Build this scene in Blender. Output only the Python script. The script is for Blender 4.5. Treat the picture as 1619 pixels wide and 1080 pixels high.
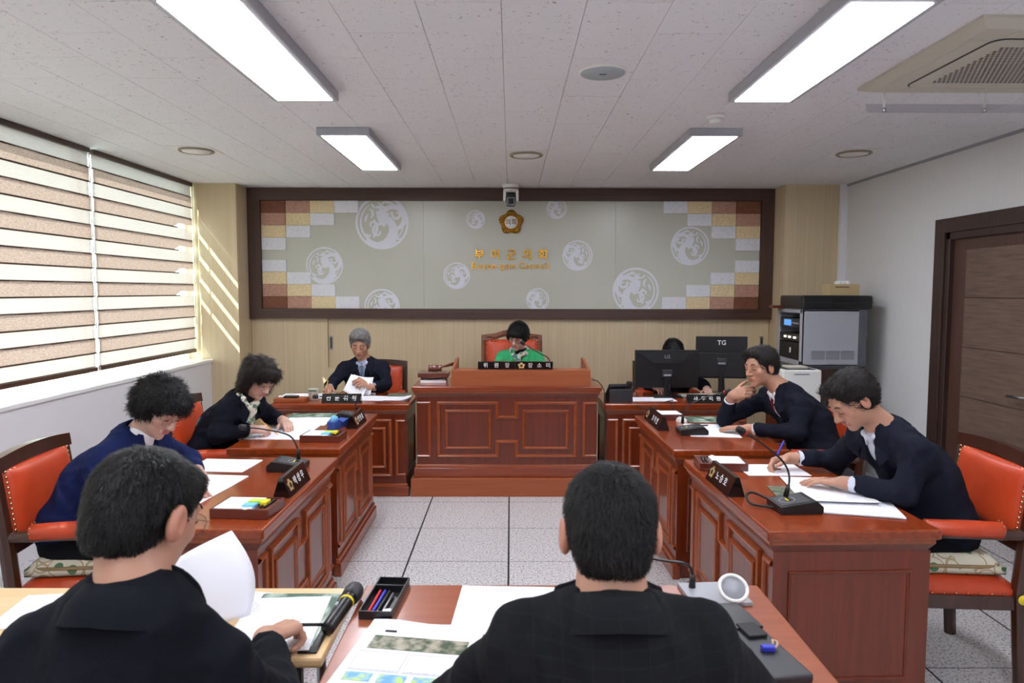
import bpy, bmesh, math, random
import numpy as np
from mathutils import Vector, Matrix
random.seed(7)
PI = math.pi
R = math.radians
scene = bpy.context.scene
for o in list(bpy.data.objects):
    bpy.data.objects.remove(o, do_unlink=True)
COL = scene.collection

# ------------------------------------------------------------------ camera
F_PX, IMG_W, IMG_H = 1125.0, 1619.0, 1080.0
PITCH = math.atan(80 / F_PX)
cam_d = bpy.data.cameras.new('camera')
cam_d.sensor_width = 36.0
cam_d.lens = F_PX / IMG_W * 36.0
cam_d.clip_start = 0.05
cam = bpy.data.objects.new('camera', cam_d)
COL.objects.link(cam)
cam.location = (0, 0, 1.614)
cam.rotation_euler = (Matrix.Rotation(-math.atan(2 / F_PX), 4, 'Z') @ Matrix.Rotation(PI / 2 - PITCH, 4, 'X') @ Matrix.Rotation(R(0.1), 4, 'Z')).to_euler()
scene.camera = cam
cam_d.dof.use_dof = True
cam_d.dof.focus_distance = 5.2
cam_d.dof.aperture_fstop = 7.0

# ------------------------------------------------------------------ sky, sun, exposure
world = bpy.data.worlds.new('sky')
scene.world = world
world.use_nodes = True
bg = world.node_tree.nodes['Background']
bg.inputs[0].default_value = (0.90, 1.0, 0.99, 1)
bg.inputs[1].default_value = 5.0
sun_d = bpy.data.lights.new('sun', 'SUN')
sun_d.energy = 20.0
sun_d.color = (1.0, 0.96, 0.91)
sun_d.angle = R(0.6)
sun = bpy.data.objects.new('sun', sun_d)
COL.objects.link(sun)
sun.rotation_euler = Vector((2.2, 1.0, -2.9)).to_track_quat('-Z', 'Y').to_euler()
sun.location = (-8, 0, 8)
vs = scene.view_settings
vs.view_transform = 'Standard'
vs.look = 'None'
vs.exposure = 0.72
vs.gamma = 1.0
vs.use_curve_mapping = False
LAMP = 14.0            # ceiling panel radiance
cy = scene.cycles
cy.use_denoising = True
cy.max_bounces = 6
cy.diffuse_bounces = 4
cy.transparent_max_bounces = 8
cy.sample_clamp_indirect = 6.0
cy.caustics_reflective = False
cy.caustics_refractive = False

# ------------------------------------------------------------------ materials
MATS = {}
def srgb(r, g, b):
    f = lambda c: (c / 255 / 12.92) if c / 255 <= 0.04045 else ((c / 255 + 0.055) / 1.055) ** 2.4
    return (f(r), f(g), f(b), 1.0)

def mat(name, col, rough=0.5, metal=0.0, coat=0.0, spec=0.5, emis=None, estr=0.0, sheen=0.0, sss=0.0):
    m = bpy.data.materials.new(name)
    m.use_nodes = True
    b = m.node_tree.nodes['Principled BSDF']
    b.inputs['Base Color'].default_value = col
    b.inputs['Roughness'].default_value = rough
    b.inputs['Metallic'].default_value = metal
    b.inputs['Coat Weight'].default_value = coat
    b.inputs['Coat Roughness'].default_value = 0.12
    b.inputs['Specular IOR Level'].default_value = spec
    if sheen: b.inputs['Sheen Weight'].default_value = sheen
    if sss:
        b.inputs['Subsurface Weight'].default_value = sss
        b.inputs['Subsurface Radius'].default_value = (0.012, 0.004, 0.002)
        b.inputs['Subsurface Scale'].default_value = 1.0
    if emis:
        b.inputs['Emission Color'].default_value = emis
        b.inputs['Emission Strength'].default_value = estr
    MATS[name] = m
    return m

def nodes(m):
    nt = m.node_tree
    return nt, nt.nodes, nt.links, nt.nodes['Principled BSDF']

def coords(m, scale=(1, 1, 1), kind='Object', rot=(0, 0, 0)):
    nt, N, L, b = nodes(m)
    tc = N.new('ShaderNodeTexCoord')
    mp = N.new('ShaderNodeMapping')
    mp.inputs['Scale'].default_value = scale
    mp.inputs['Rotation'].default_value = rot
    L.new(tc.outputs[kind], mp.inputs['Vector'])
    return mp.outputs['Vector']

def noise_mix(m, c1, c2, scale=(1, 1, 1), nscale=5.0, detail=4.0, lo=0.35, hi=0.65, kind='Object', bump=0.0, distortion=0.0, target='Base Color', rot=(0, 0, 0)):
    nt, N, L, b = nodes(m)
    v = coords(m, scale, kind, rot)
    n = N.new('ShaderNodeTexNoise')
    n.inputs['Scale'].default_value = nscale
    n.inputs['Detail'].default_value = detail
    n.inputs['Distortion'].default_value = distortion
    L.new(v, n.inputs['Vector'])
    r = N.new('ShaderNodeValToRGB')
    r.color_ramp.elements[0].position = lo
    r.color_ramp.elements[1].position = hi
    r.color_ramp.elements[0].color = c1
    r.color_ramp.elements[1].color = c2
    L.new(n.outputs['Fac'], r.inputs['Fac'])
    L.new(r.outputs['Color'], b.inputs[target])
    if bump:
        bp = N.new('ShaderNodeBump')
        bp.inputs['Strength'].default_value = bump
        bp.inputs['Distance'].default_value = 0.002
        L.new(n.outputs['Fac'], bp.inputs['Height'])
        L.new(bp.outputs['Normal'], b.inputs['Normal'])
    return r.outputs['Color'], n.outputs['Fac']

def wood(name, c1, c2, rough=0.35, coat=0.0, grain='Z', fine=60.0, along=1.5, bump=0.03):
    m = mat(name, c1, rough, coat=coat)
    s = {'Z': (fine, fine, along), 'X': (along, fine, fine), 'Y': (fine, along, fine)}[grain]
    noise_mix(m, c1, c2, s, 1.0, 6.0, 0.3, 0.7, 'Object', bump, 0.6)
    return m

def vcol_mat(name, rough=0.5, **k):
    m = mat(name, (0.5, 0.5, 0.5, 1), rough, **k)
    nt, N, L, b = nodes(m)
    a = N.new('ShaderNodeAttribute')
    a.attribute_name = 'col'
    L.new(a.outputs['Color'], b.inputs['Base Color'])
    return m

# desks, room woods
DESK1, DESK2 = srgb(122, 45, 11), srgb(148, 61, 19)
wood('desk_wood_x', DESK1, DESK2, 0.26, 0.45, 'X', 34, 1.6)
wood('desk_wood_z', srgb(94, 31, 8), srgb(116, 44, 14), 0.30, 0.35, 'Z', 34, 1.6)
wood('desk_trim', srgb(138, 60, 20), srgb(160, 76, 31), 0.28, 0.5, 'X', 30, 2)
wood('hutch_wood', srgb(150, 74, 36), srgb(164, 85, 44), 0.40, 0.15, 'X', 40, 2)
wood('light_wood', srgb(198, 178, 143), srgb(211, 193, 159), 0.42, 0.0, 'Z', 55, 0.7, 0.01)
wood('table_light', srgb(222, 184, 134), srgb(234, 200, 152), 0.30, 0.2, 'X', 30, 1.2, 0.01)
wood('frame_wood', srgb(62, 40, 32), srgb(82, 56, 44), 0.42, 0.0, 'X', 60, 1.2, 0.03)
wood('frame_wood_z', srgb(62, 40, 32), srgb(82, 56, 44), 0.42, 0.0, 'Z', 60, 1.2, 0.03)
wood('chair_wood', srgb(48, 22, 14), srgb(72, 36, 22), 0.3, 0.4, 'Z', 30, 3)
wood('chair_wood_red', srgb(96, 44, 20), srgb(128, 66, 34), 0.3, 0.4, 'Z', 30, 3)
wood('door_wood', srgb(70, 46, 38), srgb(88, 60, 50), 0.42, 0.0, 'Z', 60, 1.5, 0.03)
wood('door_dark', srgb(52, 35, 30), srgb(66, 46, 40), 0.42, 0.0, 'Z', 60, 1.5, 0.03)
m = mat('door_panel', srgb(104, 84, 72), 0.6)
noise_mix(m, srgb(94, 74, 64), srgb(116, 95, 82), (60, 6, 90), 1.0, 4, 0.3, 0.7, 'Object', 0.08)
wood('tray_wood', srgb(84, 30, 20), srgb(104, 44, 28), 0.3, 0.4, 'X', 30, 3)
wood('rosewood', srgb(88, 40, 26), srgb(112, 56, 38), 0.28, 0.5, 'X', 30, 3)
# paint etc.
m = mat('wall_white', srgb(222, 222, 219), 0.6)
noise_mix(m, srgb(214, 214, 213), srgb(219, 219, 218), (90, 90, 12), 1.0, 4, 0.3, 0.7, 'Object', 0.02)
mat('paint_white', srgb(228, 228, 232), 0.55)
mat('sill_white', srgb(236, 238, 238), 0.35)
mat('plastic_white', srgb(232, 232, 228), 0.4)
mat('plastic_cream', srgb(200, 195, 180), 0.45)
mat('ring_tan', srgb(150, 144, 124), 0.45)
mat('plastic_grey', srgb(150, 152, 160), 0.45)
mat('rack_grey', srgb(164, 166, 174), 0.4, 0.0)
mat('rack_side', srgb(84, 86, 92), 0.4)
mat('housing_grey', srgb(166, 168, 174), 0.4)
mat('speaker_grille', srgb(168, 178, 182), 0.6)
mat('black_plastic', srgb(20, 20, 22), 0.35)
mat('black_matte', srgb(16, 16, 18), 0.6)
mat('dark_grey', srgb(48, 48, 52), 0.5)
mat('black_gloss', srgb(14, 14, 16), 0.12, coat=0.3)
mat('chrome', srgb(200, 200, 205), 0.2, 1.0)
mat('steel', srgb(150, 150, 150), 0.35, 1.0)
mat('gold', srgb(214, 158, 60), 0.25, 1.0)
mat('gold_dark', srgb(112, 80, 28), 0.35, 0.8)
mat('gold_pale', srgb(220, 190, 130), 0.35, 0.5)
mat('brass', srgb(214, 186, 140), 0.25, 1.0)
mat('white_print', srgb(238, 238, 238), 0.6)
mat('red_plastic', srgb(196, 30, 36), 0.35)
mat('blue_plastic', srgb(50, 60, 190), 0.35)
mat('navy_blue', srgb(52, 84, 160), 0.4)
mat('yellow', srgb(240, 214, 40), 0.4)
mat('lime', srgb(190, 226, 70), 0.5)
mat('sky_blue', srgb(120, 196, 236), 0.5)
mat('seam_black', srgb(24, 24, 28), 0.7)
mat('joint_grey', srgb(120, 122, 124), 0.9)
mat('lamp_diffuser', srgb(250, 250, 250), 0.5, emis=(0.95, 0.97, 1.06, 1), estr=LAMP)
mat('screen_blue', srgb(60, 110, 180), 0.3, emis=srgb(90, 160, 230), estr=0.6)
mat('small_led', srgb(240, 240, 230), 0.3, emis=srgb(240, 240, 230), estr=0.8)
mat('amber', srgb(226, 160, 40), 0.4)
mat('ceramic', srgb(206, 204, 190), 0.3, coat=0.3)
mat('cardboard', srgb(196, 174, 128), 0.7)
mat('tissue', srgb(240, 240, 242), 0.8)

def leather(name, c1, c2):
    m = mat(name, c1, 0.42, coat=0.08)
    noise_mix(m, c1, c2, (1, 1, 1), 9.0, 5, 0.3, 0.7, 'Object')
    nt, N, L, b = nodes(m)
    v = N.new('ShaderNodeTexVoronoi')
    v.inputs['Scale'].default_value = 260
    bp = N.new('ShaderNodeBump')
    bp.inputs['Strength'].default_value = 0.12
    bp.inputs['Distance'].default_value = 0.001
    L.new(coords(m), v.inputs['Vector'])
    L.new(v.outputs['Distance'], bp.inputs['Height'])
    L.new(bp.outputs['Normal'], b.inputs['Normal'])
leather('leather', srgb(186, 60, 26), srgb(204, 74, 36))

m = mat('paper', srgb(240, 241, 247), 0.7)

def printed(name, density=1.0):
    """white paper with faint grey lines of type (flat print)"""
    m = mat(name, srgb(240, 241, 247), 0.7)
    nt, N, L, b = nodes(m)
    v = coords(m, (1, 1, 1), 'Object')
    sep = N.new('ShaderNodeSeparateXYZ')
    L.new(v, sep.inputs[0])
    w = N.new('ShaderNodeMath'); w.operation = 'MULTIPLY'; w.inputs[1].default_value = 130.0
    L.new(sep.outputs['Y'], w.inputs[0])
    fr = N.new('ShaderNodeMath'); fr.operation = 'FRACT'
    L.new(w.outputs[0], fr.inputs[0])
    lt = N.new('ShaderNodeMath'); lt.operation = 'LESS_THAN'; lt.inputs[1].default_value = 0.38
    L.new(fr.outputs[0], lt.inputs[0])
    fl = N.new('ShaderNodeMath'); fl.operation = 'FLOOR'
    L.new(w.outputs[0], fl.inputs[0])
    cx = N.new('ShaderNodeCombineXYZ')
    mx = N.new('ShaderNodeMath'); mx.operation = 'MULTIPLY'; mx.inputs[1].default_value = 260.0
    L.new(sep.outputs['X'], mx.inputs[0])
    my = N.new('ShaderNodeMath'); my.operation = 'MULTIPLY'; my.inputs[1].default_value = 7.3
    L.new(fl.outputs[0], my.inputs[0])
    L.new(mx.outputs[0], cx.inputs[0]); L.new(my.outputs[0], cx.inputs[1])
    n = N.new('ShaderNodeTexNoise'); n.inputs['Scale'].default_value = 0.9; n.inputs['Detail'].default_value = 1.0
    L.new(cx.outputs[0], n.inputs['Vector'])
    gt = N.new('ShaderNodeMath'); gt.operation = 'GREATER_THAN'; gt.inputs[1].default_value = 0.5
    L.new(n.outputs['Fac'], gt.inputs[0])
    # patches of the page that carry type
    n2 = N.new('ShaderNodeTexNoise'); n2.inputs['Scale'].default_value = 9.0
    L.new(v, n2.inputs['Vector'])
    g2 = N.new('ShaderNodeMath'); g2.operation = 'GREATER_THAN'; g2.inputs[1].default_value = 0.55 - 0.1 * density
    L.new(n2.outputs['Fac'], g2.inputs[0])
    a = N.new('ShaderNodeMath'); a.operation = 'MULTIPLY'
    L.new(lt.outputs[0], a.inputs[0]); L.new(gt.outputs[0], a.inputs[1])
    a2 = N.new('ShaderNodeMath'); a2.operation = 'MULTIPLY'
    L.new(a.outputs[0], a2.inputs[0]); L.new(g2.outputs[0], a2.inputs[1])
    mix = N.new('ShaderNodeMix'); mix.data_type = 'RGBA'
    mix.inputs['A'].default_value = srgb(240, 241, 247)
    mix.inputs['B'].default_value = srgb(205, 207, 216)
    L.new(a2.outputs[0], mix.inputs['Factor'])
    L.new(mix.outputs['Result'], b.inputs['Base Color'])
printed('paper_print', 1.0)
m = mat('photo_green', srgb(70, 100, 70), 0.5)
noise_mix(m, srgb(38, 64, 48), srgb(150, 150, 120), (1, 1, 1), 22, 5, 0.35, 0.7)
m = mat('photo_aerial', srgb(70, 100, 70), 0.5)
noise_mix(m, srgb(52, 74, 46), srgb(168, 160, 140), (1, 1, 1), 34, 3, 0.4, 0.62)
m = mat('cover_green', srgb(74, 122, 94), 0.4)
noise_mix(m, srgb(40, 84, 62), srgb(190, 206, 190), (1, 1, 1), 14, 3, 0.42, 0.66)
m = mat('map_print', srgb(120, 180, 230), 0.6)
noise_mix(m, srgb(110, 170, 240), srgb(190, 220, 120), (1, 1, 1), 30, 2, 0.4, 0.6)

# floor tile speckle
m = mat('floor_tile', srgb(205, 204, 204), 0.32, coat=0.1)
nt, N, L, b = nodes(m)
v = coords(m, (1, 1, 1), 'Object')
tcv = N.new('ShaderNodeObjectInfo')
va = N.new('ShaderNodeVectorMath'); va.operation = 'ADD'
L.new(v, va.inputs[0]); L.new(tcv.outputs['Location'], va.inputs[1])
n1 = N.new('ShaderNodeTexNoise'); n1.inputs['Scale'].default_value = 85; n1.inputs['Detail'].default_value = 3; n1.inputs['Roughness'].default_value = 0.75
L.new(va.outputs[0], n1.inputs['Vector'])
cr = N.new('ShaderNodeValToRGB')
cr.color_ramp.elements[0].position = 0.37; cr.color_ramp.elements[0].color = srgb(86, 84, 86)
cr.color_ramp.elements[1].position = 0.50; cr.color_ramp.elements[1].color = srgb(212, 210, 209)
L.new(n1.outputs['Fac'], cr.inputs['Fac']); L.new(cr.outputs['Color'], b.inputs['Base Color'])

# ceiling tile: white mineral board with short dark fissures
m = mat('ceiling_tile', srgb(205, 206, 208), 0.85)
nt, N, L, b = nodes(m)
v = coords(m, (1, 1, 1), 'Object')
oi = N.new('ShaderNodeObjectInfo')
va = N.new('ShaderNodeVectorMath'); va.operation = 'ADD'
L.new(v, va.inputs[0]); L.new(oi.outputs['Location'], va.inputs[1])
n1 = N.new('ShaderNodeTexNoise'); n1.inputs['Scale'].default_value = 62; n1.inputs['Detail'].default_value = 1.5; n1.inputs['Distortion'].default_value = 1.2
L.new(va.outputs[0], n1.inputs['Vector'])
cr = N.new('ShaderNodeValToRGB')
cr.color_ramp.elements[0].position = 0.27; cr.color_ramp.elements[0].color = srgb(150, 150, 154)
cr.color_ramp.elements[1].position = 0.33; cr.color_ramp.elements[1].color = srgb(233, 234, 237)
L.new(n1.outputs['Fac'], cr.inputs['Fac']); L.new(cr.outputs['Color'], b.inputs['Base Color'])

def fabric_trans(name, col, trans, transp, dark=None, nsc=(1, 1, 1), thr=(0.4, 0.6)):
    """blind cloth: diffuse + translucent + a little see-through"""
    m = bpy.data.materials.new(name); m.use_nodes = True
    nt = m.node_tree; N = nt.nodes; L = nt.links
    N.remove(N['Principled BSDF'])
    out = N['Material Output']
    d = N.new('ShaderNodeBsdfDiffuse'); t = N.new('ShaderNodeBsdfTranslucent'); tr = N.new('ShaderNodeBsdfTransparent')
    tc = N.new('ShaderNodeTexCoord'); mp = N.new('ShaderNodeMapping'); mp.inputs['Scale'].default_value = nsc
    L.new(tc.outputs['Object'], mp.inputs[0])
    n = N.new('ShaderNodeTexNoise'); n.inputs['Scale'].default_value = 1.0; n.inputs['Detail'].default_value = 5; n.inputs['Roughness'].default_value = 0.7
    L.new(mp.outputs[0], n.inputs['Vector'])
    cr = N.new('ShaderNodeValToRGB')
    cr.color_ramp.elements[0].position = thr[0]; cr.color_ramp.elements[0].color = dark or col
    cr.color_ramp.elements[1].position = thr[1]; cr.color_ramp.elements[1].color = col
    L.new(n.outputs['Fac'], cr.inputs[0])
    L.new(cr.outputs[0], d.inputs[0]); L.new(cr.outputs[0], t.inputs[0])
    m1 = N.new('ShaderNodeMixShader'); m1.inputs[0].default_value = trans
    L.new(d.outputs[0], m1.inputs[1]); L.new(t.outputs[0], m1.inputs[2])
    m2 = N.new('ShaderNodeMixShader'); m2.inputs[0].default_value = transp
    L.new(m1.outputs[0], m2.inputs[1]); L.new(tr.outputs[0], m2.inputs[2])
    L.new(m2.outputs[0], out.inputs[0])
    MATS[name] = m
fabric_trans('blind_woven', srgb(178, 156, 146), 0.18, 0.0, srgb(144, 122, 112), (40, 40, 160), (0.35, 0.65))
fabric_trans('blind_sheer', srgb(212, 203, 198), 0.105, 0.02, srgb(198, 186, 180), (10, 10, 240), (0.3, 0.7))

def glassy(name, tint=(1, 1, 1, 1), refl=0.08):
    m = bpy.data.materials.new(name); m.use_nodes = True
    nt = m.node_tree; N = nt.nodes; L = nt.links
    N.remove(N['Principled BSDF'])
    g = N.new('ShaderNodeBsdfGlossy'); g.inputs['Roughness'].default_value = 0.03
    t = N.new('ShaderNodeBsdfTransparent'); t.inputs[0].default_value = tint
    mx = N.new('ShaderNodeMixShader'); mx.inputs[0].default_value = refl
    L.new(t.outputs[0], mx.inputs[1]); L.new(g.outputs[0], mx.inputs[2])
    L.new(mx.outputs[0], N['Material Output'].inputs[0])
    MATS[name] = m
glassy('window_glass', (0.93, 0.98, 0.96, 1))
glassy('lens_glass', (0.97, 0.97, 0.98, 1), 0.10)
glassy('acrylic', (0.90, 0.91, 0.94, 1), 0.14)

# ------------------------------------------------------------------ mesh helpers
class MB:
    """collects geometry into ONE mesh object"""
    def __init__(s):
        s.v = []; s.f = []; s.sm = []; s.mi = []; s.m = 0
    def add(s, vs, fs, smooth=False):
        o = len(s.v)
        s.v += [tuple(p) for p in vs]
        for f in fs:
            s.f.append([i + o for i in f]); s.sm.append(smooth); s.mi.append(s.m)
        return s
    def box(s, x0, x1, y0, y1, z0, z1, bevel=0.0, M=None):
        if bevel <= 0:
            vs = [(x, y, z) for z in (z0, z1) for y in (y0, y1) for x in (x0, x1)]
            fs = [(0, 2, 3, 1), (4, 5, 7, 6), (0, 1, 5, 4), (2, 6, 7, 3), (0, 4, 6, 2), (1, 3, 7, 5)]
            if M is not None: vs = [M @ Vector(p) for p in vs]
            return s.add(vs, fs)
        bm = bmesh.new()
        bmesh.ops.create_cube(bm, size=1.0)
        for w in bm.verts:
            w.co = Vector(((x0 + x1) / 2 + w.co.x * (x1 - x0), (y0 + y1) / 2 + w.co.y * (y1 - y0), (z0 + z1) / 2 + w.co.z * (z1 - z0)))
        bmesh.ops.bevel(bm, geom=list(bm.edges), offset=bevel, segments=2, affect='EDGES', profile=0.5)
        bm.verts.index_update()
        vs = [M @ w.co if M is not None else w.co.copy() for w in bm.verts]
        fs = [[w.index for w in f.verts] for f in bm.faces]
        bm.free()
        return s.add(vs, fs)
    def tube(s, pts, r, n=8, cap=True, smooth=True, M=None):
        """round tube along pts; r a number or a list"""
        pts = [Vector(p) for p in pts]
        k = len(pts)
        rs = r if isinstance(r, (list, tuple)) else [r] * k
        vs = []
        up = None
        for i, p in enumerate(pts):
            d = (pts[min(i + 1, k - 1)] - pts[max(i - 1, 0)]).normalized()
            if up is None:
                up = d.cross(Vector((0, 0, 1)))
                if up.length < 1e-3: up = d.cross(Vector((1, 0, 0)))
                up.normalize()
            up = (up - d * up.dot(d)).normalized()
            w = d.cross(up)
            for j in range(n):
                a = 2 * PI * j / n
                vs.append(p + (up * math.cos(a) + w * math.sin(a)) * rs[i])
        fs = []
        for i in range(k - 1):
            for j in range(n):
                fs.append((i * n + j, i * n + (j + 1) % n, (i + 1) * n + (j + 1) % n, (i + 1) * n + j))
        if cap:
            fs.append(tuple(range(n - 1, -1, -1)))
            fs.append(tuple((k - 1) * n + j for j in range(n)))
        if M is not None: vs = [M @ p for p in vs]
        return s.add(vs, fs, smooth)
    def lathe(s, prof, n=24, M=None, smooth=True):
        """prof: (r, z) pairs, turned about z"""
        vs = []; fs = []
        for r, z in prof:
            for j in range(n):
                a = 2 * PI * j / n
                vs.append(Vector((r * math.cos(a), r * math.sin(a), z)))
        for i in range(len(prof) - 1):
            for j in range(n):
                fs.append((i * n + j, i * n + (j + 1) % n, (i + 1) * n + (j + 1) % n, (i + 1) * n + j))
        if prof[0][0] > 1e-6: fs.append(tuple(range(n - 1, -1, -1)))
        if prof[-1][0] > 1e-6: fs.append(tuple((len(prof) - 1) * n + j for j in range(n)))
        if M is not None: vs = [M @ p for p in vs]
        return s.add(vs, fs, smooth)
    def prism(s, poly, h0, h1, axis='Z', M=None, smooth=False):
        """polygon (2-D) extruded along an axis: axis Z -> (x,y), Y -> (x,z), X -> (y,z)"""
        def P(a, b, h):
            return {'Z': (a, b, h), 'Y': (a, h, b), 'X': (h, a, b)}[axis]
        n = len(poly)
        vs = [Vector(P(a, b, h0)) for a, b in poly] + [Vector(P(a, b, h1)) for a, b in poly]
        fs = [tuple(range(n))[::-1], tuple(range(n, 2 * n))]
        for i in range(n):
            j = (i + 1) % n
            fs.append((i, j, n + j, n + i))
        if M is not None: vs = [M @ p for p in vs]
        return s.add(vs, fs, smooth)
    def moulding(s, poly, y0, w=0.02, h=0.012, closed=True, M=None):
        """mitred moulding of width w standing h proud of the plane y = y0 (towards -y), along a polyline in (x, z)"""
        n = len(poly)
        prof = [(-w / 2, 0.0), (-w * 0.42, h * 0.75), (-w * 0.1, h), (w * 0.15, h * 0.62), (w * 0.38, h * 0.55), (w / 2, 0.0)]
        vs = []
        for i in range(n):
            p = Vector(poly[i])
            a = Vector(poly[i - 1]) if (closed or i > 0) else None
            c = Vector(poly[(i + 1) % n]) if (closed or i < n - 1) else None
            d1 = (p - a).normalized() if a is not None else (c - p).normalized()
            d2 = (c - p).normalized() if c is not None else d1
            n1 = Vector((-d1.y, d1.x)); n2 = Vector((-d2.y, d2.x))
            mm = (n1 + n2)
            mm = mm / max(mm.dot(n1), 1e-6) if mm.length > 1e-6 else n1
            for o, hh in prof:
                q = p + mm * o
                vs.append(Vector((q.x, y0 - hh, q.y)))
        k = len(prof)
        fs = []
        for i in range(n if closed else n - 1):
            j = (i + 1) % n
            for t in range(k - 1):
                fs.append((i * k + t, i * k + t + 1, j * k + t + 1, j * k + t))
        if M is not None: vs = [M @ p for p in vs]
        return s.add(vs, fs)
    def build(s, name, m, parent=None, loc=None, rot=None):
        me = bpy.data.meshes.new(name)
        me.from_pydata([tuple(p) for p in s.v], [], s.f)
        me.polygons.foreach_set('use_smooth', s.sm)
        ms = m if isinstance(m, (list, tuple)) else [m]
        for q in ms: me.materials.append(MATS[q])
        if len(ms) > 1: me.polygons.foreach_set('material_index', s.mi)
        bm = bmesh.new(); bm.from_mesh(me)
        bmesh.ops.recalc_face_normals(bm, faces=bm.faces)
        bm.to_mesh(me); bm.free()
        me.update()
        return link(name, me, parent, loc, rot)

def link(name, me, parent=None, loc=None, rot=None):
    o = bpy.data.objects.new(name, me)
    COL.objects.link(o)
    if parent is not None: o.parent = parent
    if loc is not None: o.location = loc
    if rot is not None: o.rotation_euler = rot
    return o

def tag(o, label=None, cat=None, group=None, kind=None):
    if label: o['label'] = label
    if cat: o['category'] = cat
    if group: o['group'] = group
    if kind: o['kind'] = kind
    return o

def thing(name, label, cat, loc=(0, 0, 0), rotz=0.0, group=None):
    o = bpy.data.objects.new(name, None)
    o.empty_display_size = 0.1
    COL.objects.link(o)
    o.location = loc
    o.rotation_euler = (0, 0, rotz)
    return tag(o, label, cat, group)

def struct(o):
    o['kind'] = 'structure'
    return o

def copy_tree(o, parent=None):
    c = o.copy(); COL.objects.link(c); c.parent = parent
    for ch in [q for q in bpy.data.objects if q.parent is o]:
        copy_tree(ch, c)
    return c

def text_mesh(body, size, extrude=0.0, offset=0.0, spacing=1.0, align='CENTER'):
    cu = bpy.data.curves.new('lettering', 'FONT')
    cu.body = body; cu.size = size; cu.extrude = extrude; cu.offset = offset
    cu.space_character = spacing
    cu.align_x = align; cu.align_y = 'CENTER'
    cu.resolution_u = 3
    t = bpy.data.objects.new('lettering_tmp', cu)
    COL.objects.link(t)
    dg = bpy.context.evaluated_depsgraph_get()
    me = bpy.data.meshes.new_from_object(t.evaluated_get(dg))
    bpy.data.objects.remove(t, do_unlink=True)
    return me

def text(body, size, m, parent, loc, rot, extrude=0.0008, offset=0.0, spacing=1.0, name='lettering', xs=1.0):
    me = text_mesh(body, size, extrude, offset, spacing)
    me.materials.clear(); me.materials.append(MATS[m])
    o = link(name, me, parent, loc, rot)
    o.scale = (xs, 1, 1)
    return o
# ================================================================== THE ROOM
XL, XR, YB, YN, ZC = -3.02, 3.185, 7.18, -2.2, 2.625
floor = struct(MB().box(-3.4, 3.4, YN - 0.2, YB + 0.2, -0.06, -0.0015).build('floor', 'seam_black'))
fx0, fy0 = -0.011, 4.15
tile_me = None
for i in range(-6, 6):
    for j in range(-6, 6):
        cx, cyy = fx0 + 0.6 * (i + 0.5), fy0 + 0.6 * (j + 0.5)
        if cx < -3.2 or cx > 3.4 or cyy > 7.4: continue
        if tile_me is None:
            o = MB().box(-0.2945, 0.2945, -0.2965, 0.2965, -0.012, 0.0).build('floor_tile', 'floor_tile', floor)
            tile_me = o.data
        else:
            o = link('floor_tile', tile_me, floor)
        o.location = (cx, cyy, 0)
MB().box(-3.2, 3.4, YN, fy0 - 3.6, -0.012, 0.0).build('floor_tile_field', 'floor_tile', floor)

ceil = struct(MB().box(-3.14, 3.4, YN - 0.2, YB + 0.2, ZC + 0.012, ZC + 0.10).build('ceiling', 'joint_grey'))
tile_me = None
k = -10
for k in range(-10, 11):
    x0 = -0.036 + 0.3015 * k
    off = 0.0 if k % 2 == 0 else 0.3025
    for j in range(-2, 9):
        y0 = 2.88 + 0.605 * j + off
        xa, xb, ya, yb = x0, x0 + 0.3015, y0, y0 + 0.605
        if ya > 7.17 or xa > XR + 0.02: continue
        if tile_me is None:
            o = MB().box(-0.1496, 0.1496, -0.3012, 0.3012, 0, 0.012).build('ceiling_tile', 'ceiling_tile', ceil)
            tile_me = o.data
        else:
            o = link('ceiling_tile', tile_me, ceil)
        o.location = ((xa + xb) / 2, (ya + yb) / 2, ZC)
MB().box(-3.14, 3.3, YN, 1.665, ZC, ZC + 0.012).build('ceiling_field', 'ceiling_tile', ceil)

# right wall with door opening Y 4.20..5.33, z 0..2.12
wr = MB()
D0, D1, DZ = 4.18, 5.30, 2.10
wr.box(XR, XR + 0.12, D1, YB + 0.1, 0, ZC)
wr.box(XR, XR + 0.12, YN, D0, 0, ZC)
wr.box(XR, XR + 0.12, D0, D1, DZ, ZC)
wr = struct(wr.build('wall_right', 'wall_white'))
struct(MB().box(-3.5, 3.4, YN - 0.12, YN, 0, ZC).build('wall_near', 'wall_white'))
struct(MB().box(-3.2, 3.3, YB, YB + 0.12, 0, ZC + 0.01).build('wall_back', 'light_wood'))
# left: parapet under the window, piers and lintel
WY0, WY1 = 0.2, 6.80
lw = MB()
lw.box(-3.16, -2.88, YN, 6.82, 0, 0.925)
lw.box(-3.16, -3.06, YN, WY0, 0.925, ZC)
lw = struct(lw.build('wall_left', 'paint_white'))
MB().box(-3.16, -2.865, YN, 6.82, 0.925, 0.955, 0.006).build('window_sill', 'sill_white', lw)
# piers of pale wood either side of the display
pl = struct(MB().box(-3.16, -2.605, 6.82, YB, 0, ZC + 0.01).build('wall_pier_left', 'light_wood'))
pr_ = struct(MB().box(2.605, 3.13, 6.84, YB, 0, ZC + 0.01).build('wall_pier_right', 'light_wood'))
struct(MB().box(3.125, XR + 0.005, 6.80, YB, 0, ZC + 0.005, 0.004).build('trim_1', 'paint_white'))
struct(MB().box(XR - 0.012, XR, YN, 6.8, ZC - 0.02, ZC + 0.002).build('trim_2', 'plastic_grey'))
struct(MB().box(XR - 0.012, XR, YN, D0 - 0.08, 0, 0.09).build('baseboard_right', 'door_dark'))

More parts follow.
